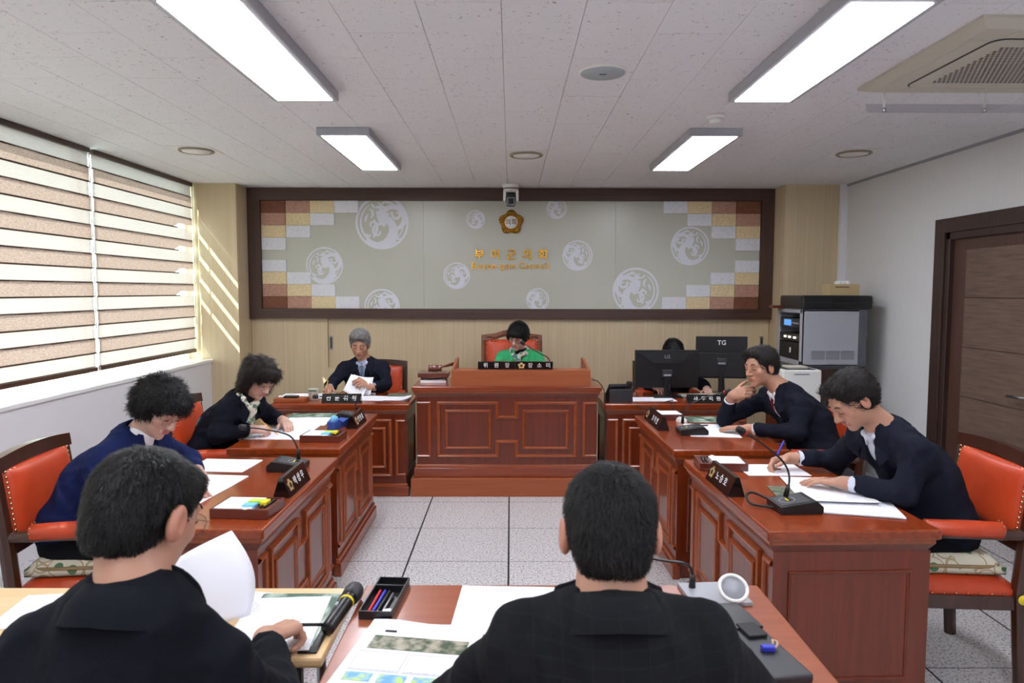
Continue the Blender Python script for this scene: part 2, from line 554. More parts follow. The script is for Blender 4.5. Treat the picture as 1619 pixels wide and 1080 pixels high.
# window: aluminium frame with panes
win = struct(MB().box(-3.14, -3.085, WY0, 6.82, 0.955, 1.0).build('window_1', 'plastic_white'))
MB().box(-3.14, -3.085, WY0, 6.82, 2.60, 2.64).build('window_head', 'plastic_white', win)
ys = [WY0, 1.85, 3.5, 5.15, 6.80]
for y in ys:
    MB().box(-3.138, -3.082, max(y - 0.03, WY0), min(y + 0.03, 6.818), 0.998, 2.602).build('window_mullion', 'plastic_white', win)
for a, c in zip(ys[:-1], ys[1:]):
    MB().box(-3.114, -3.110, a + 0.03, c - 0.03, 1.0, 2.60).build('window_pane', 'window_glass', win)

# zebra blinds: alternating woven and sheer bands
def blind(y0, y1, label, nb=15, curl=False):
    t = thing('roller_blind', label, 'blind', (-3.02, (y0 + y1) / 2, 2.6), 0, 'striped roller blinds on the window')
    hw = (y1 - y0) / 2
    MB().box(-0.025, 0.02, -hw, hw, -0.012, 0.024, 0.004).build('headrail', 'frame_wood', t)
    zt, zb = -0.008, -1.545
    h = (zt - zb) / nb
    for i in range(nb):
        za, zc = zt - i * h, zt - (i + 1) * h
        woven = i % 2 == 1
        x = 0.004 if woven else -0.003
        slit = curl and (i in (3, 5, 7, 9))
        b = MB()
        n = 12
        vs = []; fs = []
        for kx in range(n + 1):
            y = -hw + 2 * hw * kx / n
            wv = 0.002 * math.sin(kx * 1.9 + i)
            # the far end of four bands curls up a little and leaves a slit of sun
            lift = 0.040 if (slit and y > hw - 0.30) else -0.004
            vs += [(x + wv, y, za), (x + wv, y, zc + lift)]
        for kx in range(n):
            fs.append((2 * kx, 2 * kx + 2, 2 * kx + 3, 2 * kx + 1))
        b.add(vs, fs)
        b.build('woven_band' if woven else 'sheer_band', 'blind_woven' if woven else 'blind_sheer', t)
        MB().box(x - 0.003, x + 0.007, -hw, hw - (0.3 if slit else 0), zc - 0.004, zc + 0.006).build('band_seam', 'frame_wood', t)
    MB().box(-0.012, 0.014, -hw, hw, zb - 0.03, zb + 0.002, 0.004).build('bottom_rail', 'chair_wood', t)
    MB().tube([(0.025, hw - 0.03, -0.01), (0.03, hw - 0.03, -0.8), (0.03, hw - 0.03, -1.3)], 0.0035, 6).build('pull_chain', 'plastic_white', t)
blind(5.205, 6.795, 'striped roller blind beside the pale wooden pier', curl=True)
blind(3.63, 5.165, 'striped roller blind over the near part of the window, left edge of photo')
for a, c in ((2.05, 3.59), (0.25, 2.01)):
    blind(a, c, 'striped roller blind beside the %s table, out of the photo' % ('front of the pale' if a > 1 else 'photographer behind the pale'))

# lower cabinets with sliding doors under the display
for x0, x1, yq in ((-2.60, -1.84, 7.145), (-1.835, -0.80, 7.165), (-0.80, 1.52, 7.145), (1.52, 2.60, 7.16)):
    z0 = 0.84 if x0 == -1.835 else 0.0
    d = struct(MB().box(x0 + 0.001, x1 - 0.001, yq, YB + 0.005, z0, 1.345).build('trim_3', 'light_wood'))
    if x0 < -1.9 or x0 == 1.52 or x0 == -1.835:
        hx = {-2.60: None, -1.835: -1.81, 1.52: 2.53}[x0]
        if hx:
            MB().box(hx - 0.016, hx + 0.016, yq - 0.006, yq + 0.002, 1.02, 1.16, 0.003).build('recessed_pull', 'steel', d)
            MB().box(hx - 0.009, hx + 0.009, yq - 0.009, yq, 1.035, 1.145).build('pull_hollow', 'dark_grey', d)
struct(MB().box(-2.60, 2.60, 7.15, YB, 0.0, 0.84).build('trim_4', 'light_wood'))

# ------------------------------------------------------------------ display panel on the back wall
m = mat('panel_olive', srgb(186, 187, 166), 0.30, coat=0.0)
noise_mix(m, srgb(188, 189, 175), srgb(194, 195, 181), (1, 1, 1), 1.2, 2)
m = mat('tile_white', srgb(226, 227, 232), 0.55); noise_mix(m, srgb(218, 219, 225), srgb(231, 232, 236), (1, 1, 1), 60, 3, bump=0.15)
m = mat('tile_cream', srgb(226, 206, 162), 0.6); noise_mix(m, srgb(216, 194, 148), srgb(233, 214, 172), (1, 1, 1), 60, 3, bump=0.15)
m = mat('tile_rose', srgb(184, 140, 118), 0.6); noise_mix(m, srgb(172, 128, 108), srgb(192, 150, 130), (1, 1, 1), 60, 3, bump=0.15)
m = mat('tile_brown', srgb(122, 72, 46), 0.6); noise_mix(m, srgb(110, 62, 38), srgb(130, 80, 54), (1, 1, 1), 60, 3, bump=0.15)
mat('medal_white', srgb(222, 224, 232), 0.5)
YP = 7.135
disp = thing('display_panel', 'wide olive display panel in a dark wooden frame on the back wall', 'display', (0, YP, 1.34))
def dz(z): return z - 1.34
MB().box(-2.55, -0.87, 0, 0.03, 0.04, 1.25).build('panel_board', 'panel_olive', disp)
MB().box(-0.868, 1.038, 0, 0.03, 0.04, 1.25).build('panel_board', 'panel_olive', disp)
MB().box(1.04, 2.55, 0, 0.03, 0.04, 1.25).build('panel_board', 'panel_olive', disp)
fo, fi = 2.602, 2.478
ft, fb, it, ib = dz(2.622), dz(1.335), dz(2.502), dz(1.435)
fy0_, fy1_ = -0.045, 0.035
def bar(p, mname):
    b = MB(); b.prism(p, fy0_, fy1_, 'Y'); o = b.build('frame_bar', mname, disp); return o
bar([(-fo, ft), (fo, ft), (fi, it), (-fi, it)], 'frame_wood')
bar([(-fo, fb), (-fi, ib), (fi, ib), (fo, fb)], 'frame_wood')
bar([(-fo, fb), (-fo, ft), (-fi, it), (-fi, ib)], 'frame_wood_z')
bar([(fo, fb), (fi, ib), (fi, it), (fo, ft)], 'frame_wood_z')
tw, th = 0.2415, 0.1215
cols = ['tile_brown', 'tile_rose', 'tile_cream', 'tile_white']
for side in (-1, 1):
    for top in (True, False):
        for r_ in range(4):
            for c_ in range(4 - r_):
                mname = cols[min(3, r_ + c_)]
                xa = -fi + 0.003 + c_ * tw
                xa, xb = xa + 0.001, xa + tw - 0.0015
                if top: zb_, za_ = it - 0.001 - r_ * th, it - 0.001 - (r_ + 1) * th + 0.002
                else: za_, zb_ = ib + 0.001 + r_ * th, ib + 0.001 + (r_ + 1) * th - 0.002
                th_ = -0.016 + 0.004 * ((r_ * 3 + c_ * 5) % 3 - 1)
                if side == 1: xa, xb = -xb, -xa
                MB().box(xa, xb, th_, 0.002, za_, zb_, 0.002).build('wall_tile', mname, disp)

def arc_strip(b, pts, ws, y):
    """flat strip of varying width along 2-D pts, standing 1.5 mm off the board"""
    vs = []; n = len(pts)
    for i in range(n):
        p = Vector(pts[i]); d = (Vector(pts[min(i + 1, n - 1)]) - Vector(pts[max(i - 1, 0)]))
        d = d.normalized() if d.length else Vector((1, 0))
        nn = Vector((-d.y, d.x)) * ws[i]
        for q in (p + nn, p - nn):
            vs.append((q.x, y, q.y))
    b.add(vs, [(2 * i, 2 * i + 1, 2 * i + 3, 2 * i + 2) for i in range(n - 1)])

def spiral(cx, cz, r0, r1, a0, a1, n=26):
    return [(cx + (r0 + (r1 - r0) * t / (n - 1)) * math.cos(a0 + (a1 - a0) * t / (n - 1)), cz + (r0 + (r1 - r0) * t / (n - 1)) * math.sin(a0 + (a1 - a0) * t / (n - 1))) for t in range(n)]

def medallion(px, pz, rad, mirror):
    """round coiled-dragon medallion: rings, a sweeping body, curls and a crested head"""
    b = MB(); y = -0.0010; cnt = [0]
    def strip(pts, w0, w1, wm=None):
        n = len(pts); ws = []
        for i in range(n):
            t = i / (n - 1)
            w = w0 * (1 - t) + w1 * t if wm is None else (w0 + (wm - w0) * t * 2 if t < .5 else wm + (w1 - wm) * (t - .5) * 2)
            ws.append(w)
        pts = [((-p[0] if mirror else p[0]) * rad, p[1] * rad) for p in pts]
        cnt[0] += 1
        o0 = len(b.v)
        arc_strip(b, pts, [w * rad for w in ws], y - 0.0001 * cnt[0])
        for q in range(o0, len(b.v)):      # the frame hides what would run past it
            v_ = b.v[q]
            b.v[q] = (v_[0], v_[1], min(max(v_[2], ib - 0.03 - dz(pz)), it + 0.03 - dz(pz)))
    strip(spiral(0, 0, .955, .955, 0, 2 * PI, 64), .045, .045)
    strip(spiral(0, 0, .80, .80, 2.2, 5.0, 40), .02, .05, .04)
    strip(spiral(0, 0, .80, .80, -.9, .9, 30), .015, .03, .03)
    # body: from lower left sweeping right and up to the centre
    body = spiral(-.10, -.28, .58, .50, 3.75, 7.6, 44)
    strip(body, .05, .10, .20)
    strip(spiral(-.14, -.33, .28, .05, 1.2, 6.4, 26), .05, .03, .05)
    strip(spiral(-.62, .0, .62, .30, -1.1, .3, 24), .03, .05, .06)
    strip(spiral(-.36, -.10, .17, .05, -.6, 4.2, 20), .05, .03, .04)
    # wing / tail curl on the right
    strip(spiral(.42, .18, .44, .40, -1.9, 2.9, 40), .05, .07, .12)
    strip(spiral(.56, .30, .20, .05, 2.6, 8.4, 26), .05, .025, .05)
    strip(spiral(.22, .12, .20, .06, 1.3, 6.0, 24), .06, .03, .05)
    strip([(.40, -.20), (.50, -.36), (.53, -.50), (.60, -.62), (.72, -.60)], .03, .02, .07)
    strip([(.25, -.62), (.42, -.68), (.58, -.78)], .03, .01, .06)
    # neck and head
    strip([(.18, -.05), (.02, .10), (-.06, .26), (-.04, .42)], .17, .13, .16)
    strip([(-.22, .36), (-.02, .44), (.16, .38)], .03, .02, .09)
    strip([(-.26, .56), (-.05, .58), (.16, .56)], .03, .02, .08)
    strip([(-.18, .74), (0, .66), (.10, .78), (.22, .70)], .02, .02, .05)
    strip([(-.46, .52), (-.36, .42), (-.34, .26), (-.42, .16)], .02, .02, .06)
    strip([(-.52, .30), (-.60, .18), (-.62, .02)], .02, .02, .05)
    strip([(.14, .84), (.24, .74), (.36, .72), (.46, .62)], .02, .02, .05)
    strip([(-.40, .70), (-.32, .62), (-.30, .52)], .02, .01, .05)
    strip([(-.62, -.42), (-.48, -.52), (-.40, -.44)], .02, .01, .06)
    b.build('dragon_medallion', 'medal_white', disp, (px, 0, dz(pz)))
sc_ = 1.0207
for x, z, r_, mi in ((-1.254, 2.275, .265, 0), (-1.821, 1.857, .185, 0), (-1.263, 1.457, .178, 0), (-.343, 2.307, .092, 0), (-.53, 1.761, .132, 0),
                     (.444, 2.412, .102, 1), (.65, 1.96, .150, 1), (.263, 1.528, .115, 1), (1.224, 1.616, .232, 1), (1.748, 2.054, .192, 1)):
    medallion(x * sc_, 1.614 + (z - 1.614) * sc_, r_, mi)

emb = thing('council_emblem', 'gold five-petal flower emblem with a white disc on the display panel', 'emblem', (0.003, YP - 0.001, 2.292))
def flower(r0, lob, depth, n=60, twist=0.0):
    pts = []
    for i in range(n):
        a = 2 * PI * i / n + PI / 2
        c = math.cos(5 * (a - PI / 2))
        r = r0 * (1 + lob * (0.5 + 0.5 * c) ** 0.8 - lob * 0.45)
        pts.append((r * math.cos(a), r * math.sin(a)))
    return pts
MB().prism(flower(0.112, 0.22, 0), -0.012, 0, 'Y').build('petal_base', 'gold_dark', emb)
for i in range(30):
    a = 2 * PI * i / 30 + PI / 2
    c = 0.5 + 0.5 * math.cos(5 * (a - PI / 2))
    r1 = 0.098 + 0.022 * c
    MB().tube([(0.066 * math.cos(a), -0.014, 0.066 * math.sin(a)), (r1 * math.cos(a), -0.016, r1 * math.sin(a))], [0.0045, 0.0075], 6).build('petal_ray', 'gold', emb)
MB().lathe([(0.0665, 0), (0.0665, 0.016), (0.0, 0.016)], 40, Matrix.Rotation(PI / 2, 4, 'X')).build('disc', 'white_print', emb)
MB().tube([(0.066 * math.cos(a), -0.016, 0.066 * math.sin(a)) for a in [2 * PI * i / 40 for i in range(41)]], 0.004, 6).build('disc_rim', 'gold', emb)
text('의회', 0.062, 'gold_dark', emb, (0, -0.0175, 0), (PI / 2, 0, 0), 0.001, 0.0008)
def gold_line(label, cat_, chars, z, size, m, off, spread, x0, extr, name):
    t = thing(name, label, cat_, (0, YP, z))
    if spread:
        for i, ch in enumerate(chars):
            text(ch, size, m, t, (x0 + spread * i, -extr - 0.001, 0), (PI / 2, 0, 0), extr, off, name='letter')
    else:
        wd_ = {'B': .66, 'u': .60, 'y': .55, 'e': .56, 'o': .58, '-': .42, 'g': .60, 'n': .60, ' ': .34, 'C': .68, 'c': .53, 'i': .28, 'l': .28}
        tot = sum(wd_[c] for c in chars); x = x0 - tot / 2 * size * 0.98
        for c in chars:
            w_ = wd_[c] * size * 0.98
            if c != ' ': text(c, size, m, t, (x + w_ / 2, -extr - 0.001, 0 if c in 'Buldgyn-oeciC' else 0), (PI / 2, 0, 0), extr, off, name='letter')
            x += w_
gold_line('row of large gold raised Korean letters in the middle of the display panel', 'lettering', '부여군의회', 1.968, 0.112, 'gold', 0.0022, 0.158, -0.313, 0.007, 'korean_lettering')
gold_line('small gold raised English letters under the Korean row', 'lettering', 'Buyeo-gun Council', 1.862, 0.088, 'gold', 0.001, 0, -0.008, 0.005, 'english_lettering')

# ------------------------------------------------------------------ door in the right wall
dr = struct(MB().box(XR + 0.03, XR + 0.075, D0 + 0.05, D1 - 0.10, 0.0, DZ - 0.06).build('door_1', 'door_wood'))
MB().box(XR - 0.022, XR + 0.10, D1 - 0.07, D1 + 0.05, 0, DZ + 0.045, 0.004).build('door_jamb', 'door_dark', dr)
MB().box(XR - 0.005, XR + 0.10, D1 - 0.115, D1 - 0.065, 0, DZ - 0.03, 0.004).build('door_stop', 'door_dark', dr)
MB().box(XR - 0.022, XR + 0.10, D0 - 0.05, D0 + 0.06, 0, DZ + 0.045, 0.004).build('door_jamb', 'door_dark', dr)
MB().box(XR - 0.022, XR + 0.10, D0 + 0.06, D1 - 0.07, DZ - 0.06, DZ + 0.045, 0.004).build('door_head', 'door_dark', dr)
MB().box(XR - 0.005, XR + 0.10, D0 + 0.06, D1 - 0.07, DZ - 0.11, DZ - 0.055, 0.004).build('door_stop', 'door_dark', dr)
for z0, z1 in ((1.575, 1.91), (1.225, 1.57), (0.875, 1.22), (0.53, 0.87), (0.15, 0.525)):
    MB().box(XR + 0.022, XR + 0.032, D0 + 0.18, 5.035, z0, z1, 0.002).build('door_panel', 'door_panel', dr)
hd = MB()
hd.tube([(XR + 0.03, 4.34, 0.96), (XR - 0.03, 4.34, 0.96), (XR - 0.035, 4.36, 0.958), (XR - 0.035, 4.48, 0.955)], 0.009, 8)
hd.box(XR + 0.022, XR + 0.034, 4.315, 4.365, 0.90, 1.02, 0.004)
hd.build('door_handle', 'steel', dr)

# ------------------------------------------------------------------ ceiling fittings
def light_panel(x, y, label):
    t = thing('ceiling_light', label, 'light', (x, y, ZC), 0, 'flat ceiling light panels')
    b = MB()
    b.box(-0.165, 0.165, -0.645, 0.645, -0.048, 0.0, 0.004)
    b.build('housing', 'housing_grey', t)
    MB().box(-0.138, 0.138, -0.618, 0.618, -0.0505, -0.0475).build('diffuser', 'lamp_diffuser', t)
light_panel(-1.045, 3.07, 'large ceiling light panel nearest the blinds, at the top left')
light_panel(1.275, 3.07, 'large ceiling light panel beside the air conditioner')
light_panel(-1.045, 5.14, 'ceiling light panel further back on the window side')
light_panel(1.275, 5.14, 'ceiling light panel further back beyond the smoke detector')
for x in (-1.045, 1.275):
    for y in (1.0, -1.07):
        light_panel(x, y, 'ceiling light panel %s the photographer on the %s side, out of the photo' % ('above' if y > 0 else 'behind', 'window' if x < 0 else 'door'))

sp = thing('ceiling_speaker', 'round grey ceiling speaker between the two near lights', 'speaker', (0.423, 3.36, ZC))
MB().lathe([(0.112, 0), (0.112, -0.006), (0.104, -0.010)], 40).build('rim', 'plastic_white', sp)
MB().lathe([(0.104, -0.009), (0.100, -0.013), (0.0, -0.014)], 40).build('grille', 'speaker_grille', sp)
MB().box(-0.016, 0.016, -0.004, 0.004, -0.0155, -0.013).build('badge', 'dark_grey', sp)
def downlight(x, y, label):
    t = thing('ceiling_diffuser', label, 'downlight', (x, y, ZC), 0, 'round ceiling fittings')
    MB().box(-0.145, 0.145, -0.145, 0.145, -0.004, 0.0).build('plate', 'plastic_white', t)
    MB().lathe([(0.120, -0.003), (0.124, -0.012), (0.112, -0.018), (0.108, -0.012), (0.106, -0.004)], 40).build('ring', 'ring_tan', t)
    MB().lathe([(0.100, -0.004), (0.096, -0.016), (0.0, -0.020)], 36).build('disc', 'plastic_white', t)
downlight(-2.27, 5.22, 'round ceiling fitting near the blinds')
downlight(0.113, 5.36, 'round ceiling fitting in the middle, above the emblem')
downlight(2.50, 5.27, 'round ceiling fitting on the door side')
sd = thing('smoke_detector', 'small white smoke detector on the ceiling', 'smoke detector', (1.18, 4.18, ZC))
MB().lathe([(0.052, 0), (0.054, -0.012), (0.046, -0.020)], 28).build('base', 'plastic_white', sd)
MB().lathe([(0.040, -0.018), (0.038, -0.040), (0.028, -0.048), (0.0, -0.050)], 28).build('sensor', 'plastic_white', sd)

# ceiling cassette air conditioner
ac = thing('air_conditioner', 'square cream cassette air conditioner on the ceiling', 'air conditioner', (2.20, 3.15, ZC))
b = MB()
b.prism([(-.475, -.475), (.475, -.475), (.475, .475), (-.475, .475)], -0.012, 0.0, 'Z')
fr_o = [(-.475, -.475), (.475, -.475), (.475, .475), (-.475, .475)]
vs = [(x, y, -0.012) for x, y in fr_o] + [(x * .90, y * .90, -0.034) for x, y in fr_o]
b.add(vs, [(0, 1, 5, 4), (1, 2, 6, 5), (2, 3, 7, 6), (3, 0, 4, 7), (4, 5, 6, 7)])
b.build('face_frame', 'plastic_cream', ac)
rr = []
for cx, cyy, a0 in ((.27, .27, 0), (-.27, .27, 90), (-.27, -.27, 180), (.27, -.27, 270)):
    for q in range(6):
        a = R(a0 + 90 * q / 5); rr.append((cx + .05 * math.cos(a), cyy + .05 * math.sin(a)))
MB().prism([(x * 1.02, y * 1.02) for x, y in rr], -0.037, -0.03, 'Z').build('grille_gap', 'dark_grey', ac)
MB().prism(rr, -0.040, -0.03, 'Z').build('grille_panel', 'plastic_cream', ac)
hol = MB()
for i in range(24):
    for j in range(24):
        x, y = -.235 + .47 * i / 23 + (0.005 if j % 2 else -0.005), -.235 + .47 * j / 23
        hol.box(x - .0062, x + .0062, y - .0052, y + .0052, -0.0408, -0.0395)
tag(hol.build('grille_holes', 'dark_grey', ac), kind='stuff')
for s in (-1, 1):
    MB().box(s * .375 - .035, s * .375 + .035, -.30, .30, -0.0365, -0.030, 0.003).build('louvre', 'plastic_cream', ac)
    MB().box(-.30, .30, s * .375 - .035, s * .375 + .035, -0.0365, -0.030, 0.003).build('louvre', 'plastic_cream', ac)
MB().box(0.20, 0.27, -0.21, -0.16, -0.0435, -0.04).build('display_window', 'plastic_grey', ac)
df = thing('air_deflector', 'clear plastic air deflector hanging below the air conditioner edge', 'deflector', (2.20, 3.66, ZC))
MB().box(-.43, .43, .0, .004, -0.135, -0.085, 0, Matrix.Rotation(R(-25), 4, 'X')).build('sheet', 'acrylic', df)
for s in (-.34, .16):
    MB().tube([(s, -0.04, -0.02), (s, -0.04, -0.10)], 0.006, 8).build('hanger', 'plastic_white', df)
    MB().lathe([(0.009, -0.118), (0.009, -0.10)], 12, Matrix.Translation((s, -0.045, 0))).build('knob', 'chrome', df)

# dome camera under the ceiling in front of the display
pc = thing('ceiling_camera', 'white pan and tilt camera hanging from the ceiling above the emblem', 'camera', (0.0, 6.86, ZC))
MB().lathe([(0.082, 0), (0.082, -0.018), (0.074, -0.030), (0.070, -0.075)], 32).build('base', 'plastic_white', pc)
MB().lathe([(0.0715, -0.038), (0.0735, -0.038), (0.0735, -0.046), (0.0715, -0.046)], 32).build('band', 'black_plastic', pc)
for s_ in (-1, 1):
    MB().box(min(s_ * 0.074, s_ * 0.045), max(s_ * 0.074, s_ * 0.045), -0.055, 0.055, -0.165, -0.06, 0.012).build('yoke_arm', 'plastic_white', pc)
MB().box(-0.043, 0.043, -0.062, 0.055, -0.205, -0.085, 0.014).build('head', 'black_plastic', pc)
b = MB(); b.box(-0.036, 0.036, -0.072, -0.06, -0.205, -0.130, 0.006); b.build('lens_surround', 'plastic_grey', pc)
MB().box(-0.026, 0.026, -0.076, -0.07, -0.196, -0.140, 0.006).build('lens', 'black_gloss', pc)
# ================================================================== FURNITURE
def h_outline(x0, x1, z0, z1, notch_w=0.34, notch_h=0.24):
    """two upright rectangles joined by a lower, narrower bridge: one closed outline"""
    w = x1 - x0; h = z1 - z0
    a, b = x0 + w * 0.43, x0 + w * 0.57
    zt, zb = z1 - h * 0.27, z0 + h * 0.27
    return [(x0, z0), (a, z0), (a, zb), (b, zb), (b, z0), (x1, z0), (x1, z1), (b, z1), (b, zt), (a, zt), (a, z1), (x0, z1)]

def desk(label, loc, rotz, L, D, H=0.74, group='red-brown council desks', overhang=0.0, simple=False):
    """panelled desk; its front (local -y) carries mouldings. origin on the floor at the middle"""
    t = thing('council_desk', label, 'desk', loc, rotz, group)
    hl, hd = L / 2, D / 2
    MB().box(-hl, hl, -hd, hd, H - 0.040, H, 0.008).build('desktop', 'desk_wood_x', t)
    MB().box(-hl + 0.012, hl - 0.012, -hd + 0.012, hd - 0.012, H - 0.058, H - 0.036, 0.006).build('top_moulding', 'desk_trim', t)
    b = MB()
    o1, o2 = 0.014, 0.045
    za, zb = H - 0.056, H - 0.105
    ring1 = [(-hl + o1, -hd + o1, za), (hl - o1, -hd + o1, za), (hl - o1, hd - o1, za), (-hl + o1, hd - o1, za)]
    ring2 = [(-hl + o2, -hd + o2, zb), (hl - o2, -hd + o2, zb), (hl - o2, hd - o2, zb), (-hl + o2, hd - o2, zb)]
    b.add(ring1 + ring2, [(0, 1, 5, 4), (1, 2, 6, 5), (2, 3, 7, 6), (3, 0, 4, 7), (0, 3, 2, 1), (4, 5, 6, 7)])
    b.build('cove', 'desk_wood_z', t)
    o = 0.035
    yf = -hd + o
    b = MB()
    b.box(-hl + o, hl - o, yf, yf + 0.03, 0.0, H - 0.09)
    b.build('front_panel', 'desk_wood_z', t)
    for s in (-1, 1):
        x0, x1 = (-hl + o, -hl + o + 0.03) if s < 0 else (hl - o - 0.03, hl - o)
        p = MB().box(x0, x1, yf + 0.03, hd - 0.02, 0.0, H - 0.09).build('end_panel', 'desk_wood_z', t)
        # raised rectangle on the end
        M = Matrix.Rotation(-PI / 2 * (1 if s < 0 else -1), 4, 'Z')
        xo = hl - o
        MB().moulding([(-hd + 0.10, 0.16), (hd - 0.10, 0.16), (hd - 0.10, H - 0.17), (-hd + 0.10, H - 0.17)], -xo, 0.016, 0.008, True, M).build('end_moulding', 'desk_wood_z', p)
    z0, z1 = 0.17, H - 0.135
    mx = hl - o
    e = mx * 0.76
    MB().moulding(h_outline(-e, e, z0, z1), yf, 0.026, 0.017).build('panel_moulding', 'desk_trim', t)
    w = 2 * e
    for c in (-1, 1):
        xa, xb = (-e + w * 0.06, -e + w * 0.375) if c < 0 else (e - w * 0.375, e - w * 0.06)
        MB().moulding([(xa, z0 + 0.065), (xb, z0 + 0.065), (xb, z1 - 0.065), (xa, z1 - 0.065)], yf, 0.024, 0.016).build('panel_moulding', 'desk_trim', t)
        MB().box(xa + 0.012, xb - 0.012, yf - 0.007, yf, z0 + 0.077, z1 - 0.077).build('raised_field', 'desk_wood_z', t)
        xs = [c * (mx - 0.005), c * (mx * 0.86)]
        MB().moulding([(xs[0], z0), (xs[1], z0), (xs[1], z1), (xs[0], z1)], yf, 0.022, 0.014, False).build('panel_moulding', 'desk_trim', t)
    b = MB()
    b.box(-hl + o - 0.022, hl - o + 0.022, yf - 0.022, yf + 0.02, 0.0, 0.075, 0.005)
    b.build('skirting', 'desk_wood_x', t)
    MB().box(-hl + o - 0.012, hl - o + 0.012, yf - 0.012, yf + 0.01, 0.07, 0.10, 0.005).build('skirting_cap', 'desk_trim', t)
    MB().box(-hl + o + 0.03, hl - o - 0.03, yf + 0.03, hd - 0.2, 0.28, 0.30).build('inner_shelf', 'desk_wood_x', t)
    return t
desk('red-brown side desk nearest the blinds, curved page in front of it', (-1.225, 3.12, 0), PI / 2, 1.14, 0.64)
desk('red-brown side desk at the window side, further back, with a blue holder', (-1.265, 4.465, 0), PI / 2 + R(0.3), 1.13, 0.64)
desk('red-brown side desk on the door side, further back, beside the monitors', (1.210, 4.425, 0), -PI / 2 + R(1.2), 1.10, 0.65)
desk('red-brown side desk on the door side nearest the camera', (1.245, 3.105, 0), -PI / 2 + R(2.0), 1.12, 0.65)
desk('red-brown rear desk with the cup and papers, left of the raised desk', (-1.33, 5.80, 0), 0, 1.085, 0.64, 0.735)
desk('red-brown rear desk under the two monitors', (1.31, 5.83, 0), 0, 1.17, 0.64, 0.735)

# raised chair's desk on its platform
dais = thing('platform', 'low orange-brown platform under the raised central desk', 'platform', (-0.03, 5.49, 0))
MB().box(-0.752, 0.752, 0, 1.35, 0, 0.143, 0.003).build('step_box', 'hutch_wood', dais)
cd = desk('raised central desk with a moulded front and a low screen on top', (-0.03, 5.83, 0.143), 0, 1.49, 0.62, 0.725)
hx0, hx1 = -0.435, 0.655
MB().box(hx0, hx1, -0.305, -0.285, 0.725, 0.850, 0.002).build('screen_board', 'hutch_wood', cd)
for x in (hx0, hx1 - 0.02):
    MB().prism([(-0.285, 0.725), (0.28, 0.725), (0.28, 0.90), (0.12, 0.90), (-0.285, 0.85)], x, x + 0.02, 'X').build('screen_side', 'hutch_wood', cd)
MB().box(hx0 + 0.02, hx1 - 0.02, -0.285, -0.10, 0.832, 0.848).build('screen_ledge', 'hutch_wood', cd)

# front tables
ft = thing('folding_table', 'pale beech table in the left foreground', 'table', (-1.25, 1.845, 0))
b = MB(); b.box(-0.80, 0.80, -0.205, 0.20, 0.712, 0.74, 0.008); b.build('tabletop', 'table_light', ft)
MB().box(-0.74, 0.74, -0.17, -0.15, 0.64, 0.712).build('rail', 'dark_grey', ft)
for sx in (-0.70, 0.70):
    MB().tube([(sx, -0.15, 0.71), (sx, -0.17, 0.0)], 0.014, 10).build('leg', 'steel', ft)
    MB().tube([(sx, 0.15, 0.71), (sx, 0.17, 0.0)], 0.014, 10).build('leg', 'steel', ft)
wt = thing('wooden_table', 'red-brown table in the foreground with a pen tray and plans', 'table', (0.162, 1.69, 0))
m = wood('table_red', srgb(142, 72, 42), srgb(156, 84, 52), 0.32, 0.4, 'X', 34, 1.4, 0.01)
MB().box(-0.59, 0.575, -0.375, 0.375, 0.71, 0.74, 0.004).build('tabletop', 'table_red', wt)
MB().box(-0.54, 0.53, 0.31, 0.33, 0.30, 0.71).build('modesty_panel', 'desk_wood_x', wt)
for sx in (-0.56, 0.52):
    MB().box(sx, sx + 0.03, -0.33, 0.33, 0.0, 0.71).build('end_panel', 'desk_wood_z', wt)

# ------------------------------------------------------------------ chairs
def cushion(b, w, d, h, n=10, sag=0.0, M=None):
    """puffed pad, w x d, thickness h, centred, top towards +z"""
    vs = []; fs = []
    for i in range(n + 1):
        for j in range(n + 1):
            u, v = -1 + 2 * i / n, -1 + 2 * j / n
            uu = math.copysign(abs(u) ** 0.8, u); vv = math.copysign(abs(v) ** 0.8, v)
            e = (1 - abs(uu) ** 6) * (1 - abs(vv) ** 6)
            z = h * (0.35 + 0.65 * max(e, 0) ** 0.45 * (0.75 + 0.25 * (1 - u * u) * (1 - v * v)))
            vs.append(Vector((uu * w / 2, vv * d / 2, z)))
    o = len(vs)
    for i in range(n):
        for j in range(n):
            a = i * (n + 1) + j
            fs.append((a, a + n + 1, a + n + 2, a + 1))
    rim = [i * (n + 1) for i in range(n + 1)] + [n * (n + 1) + j for j in range(1, n + 1)] + [i * (n + 1) + n for i in range(n - 1, -1, -1)] + [j for j in range(n - 1, 0, -1)]
    base = []
    for q in rim:
        base.append(len(vs)); vs.append(Vector((vs[q].x, vs[q].y, 0)))
    for q in range(len(rim)):
        r2 = (q + 1) % len(rim)
        fs.append((rim[q], rim[r2], base[r2], base[q]))
    fs.append(tuple(base))
    if M is not None: vs = [M @ p for p in vs]
    b.add(vs, fs, True)

def nails(pts, M, r=0.0055, name='nailheads', parent=None):
    b = MB()
    for p in pts:
        Mp = M @ Matrix.Translation(p)
        b.lathe([(r, 0), (r * 0.75, r * 0.55), (0, r * 0.75)], 6, Mp)
    return tag(b.build(name, 'brass', parent), kind='stuff')

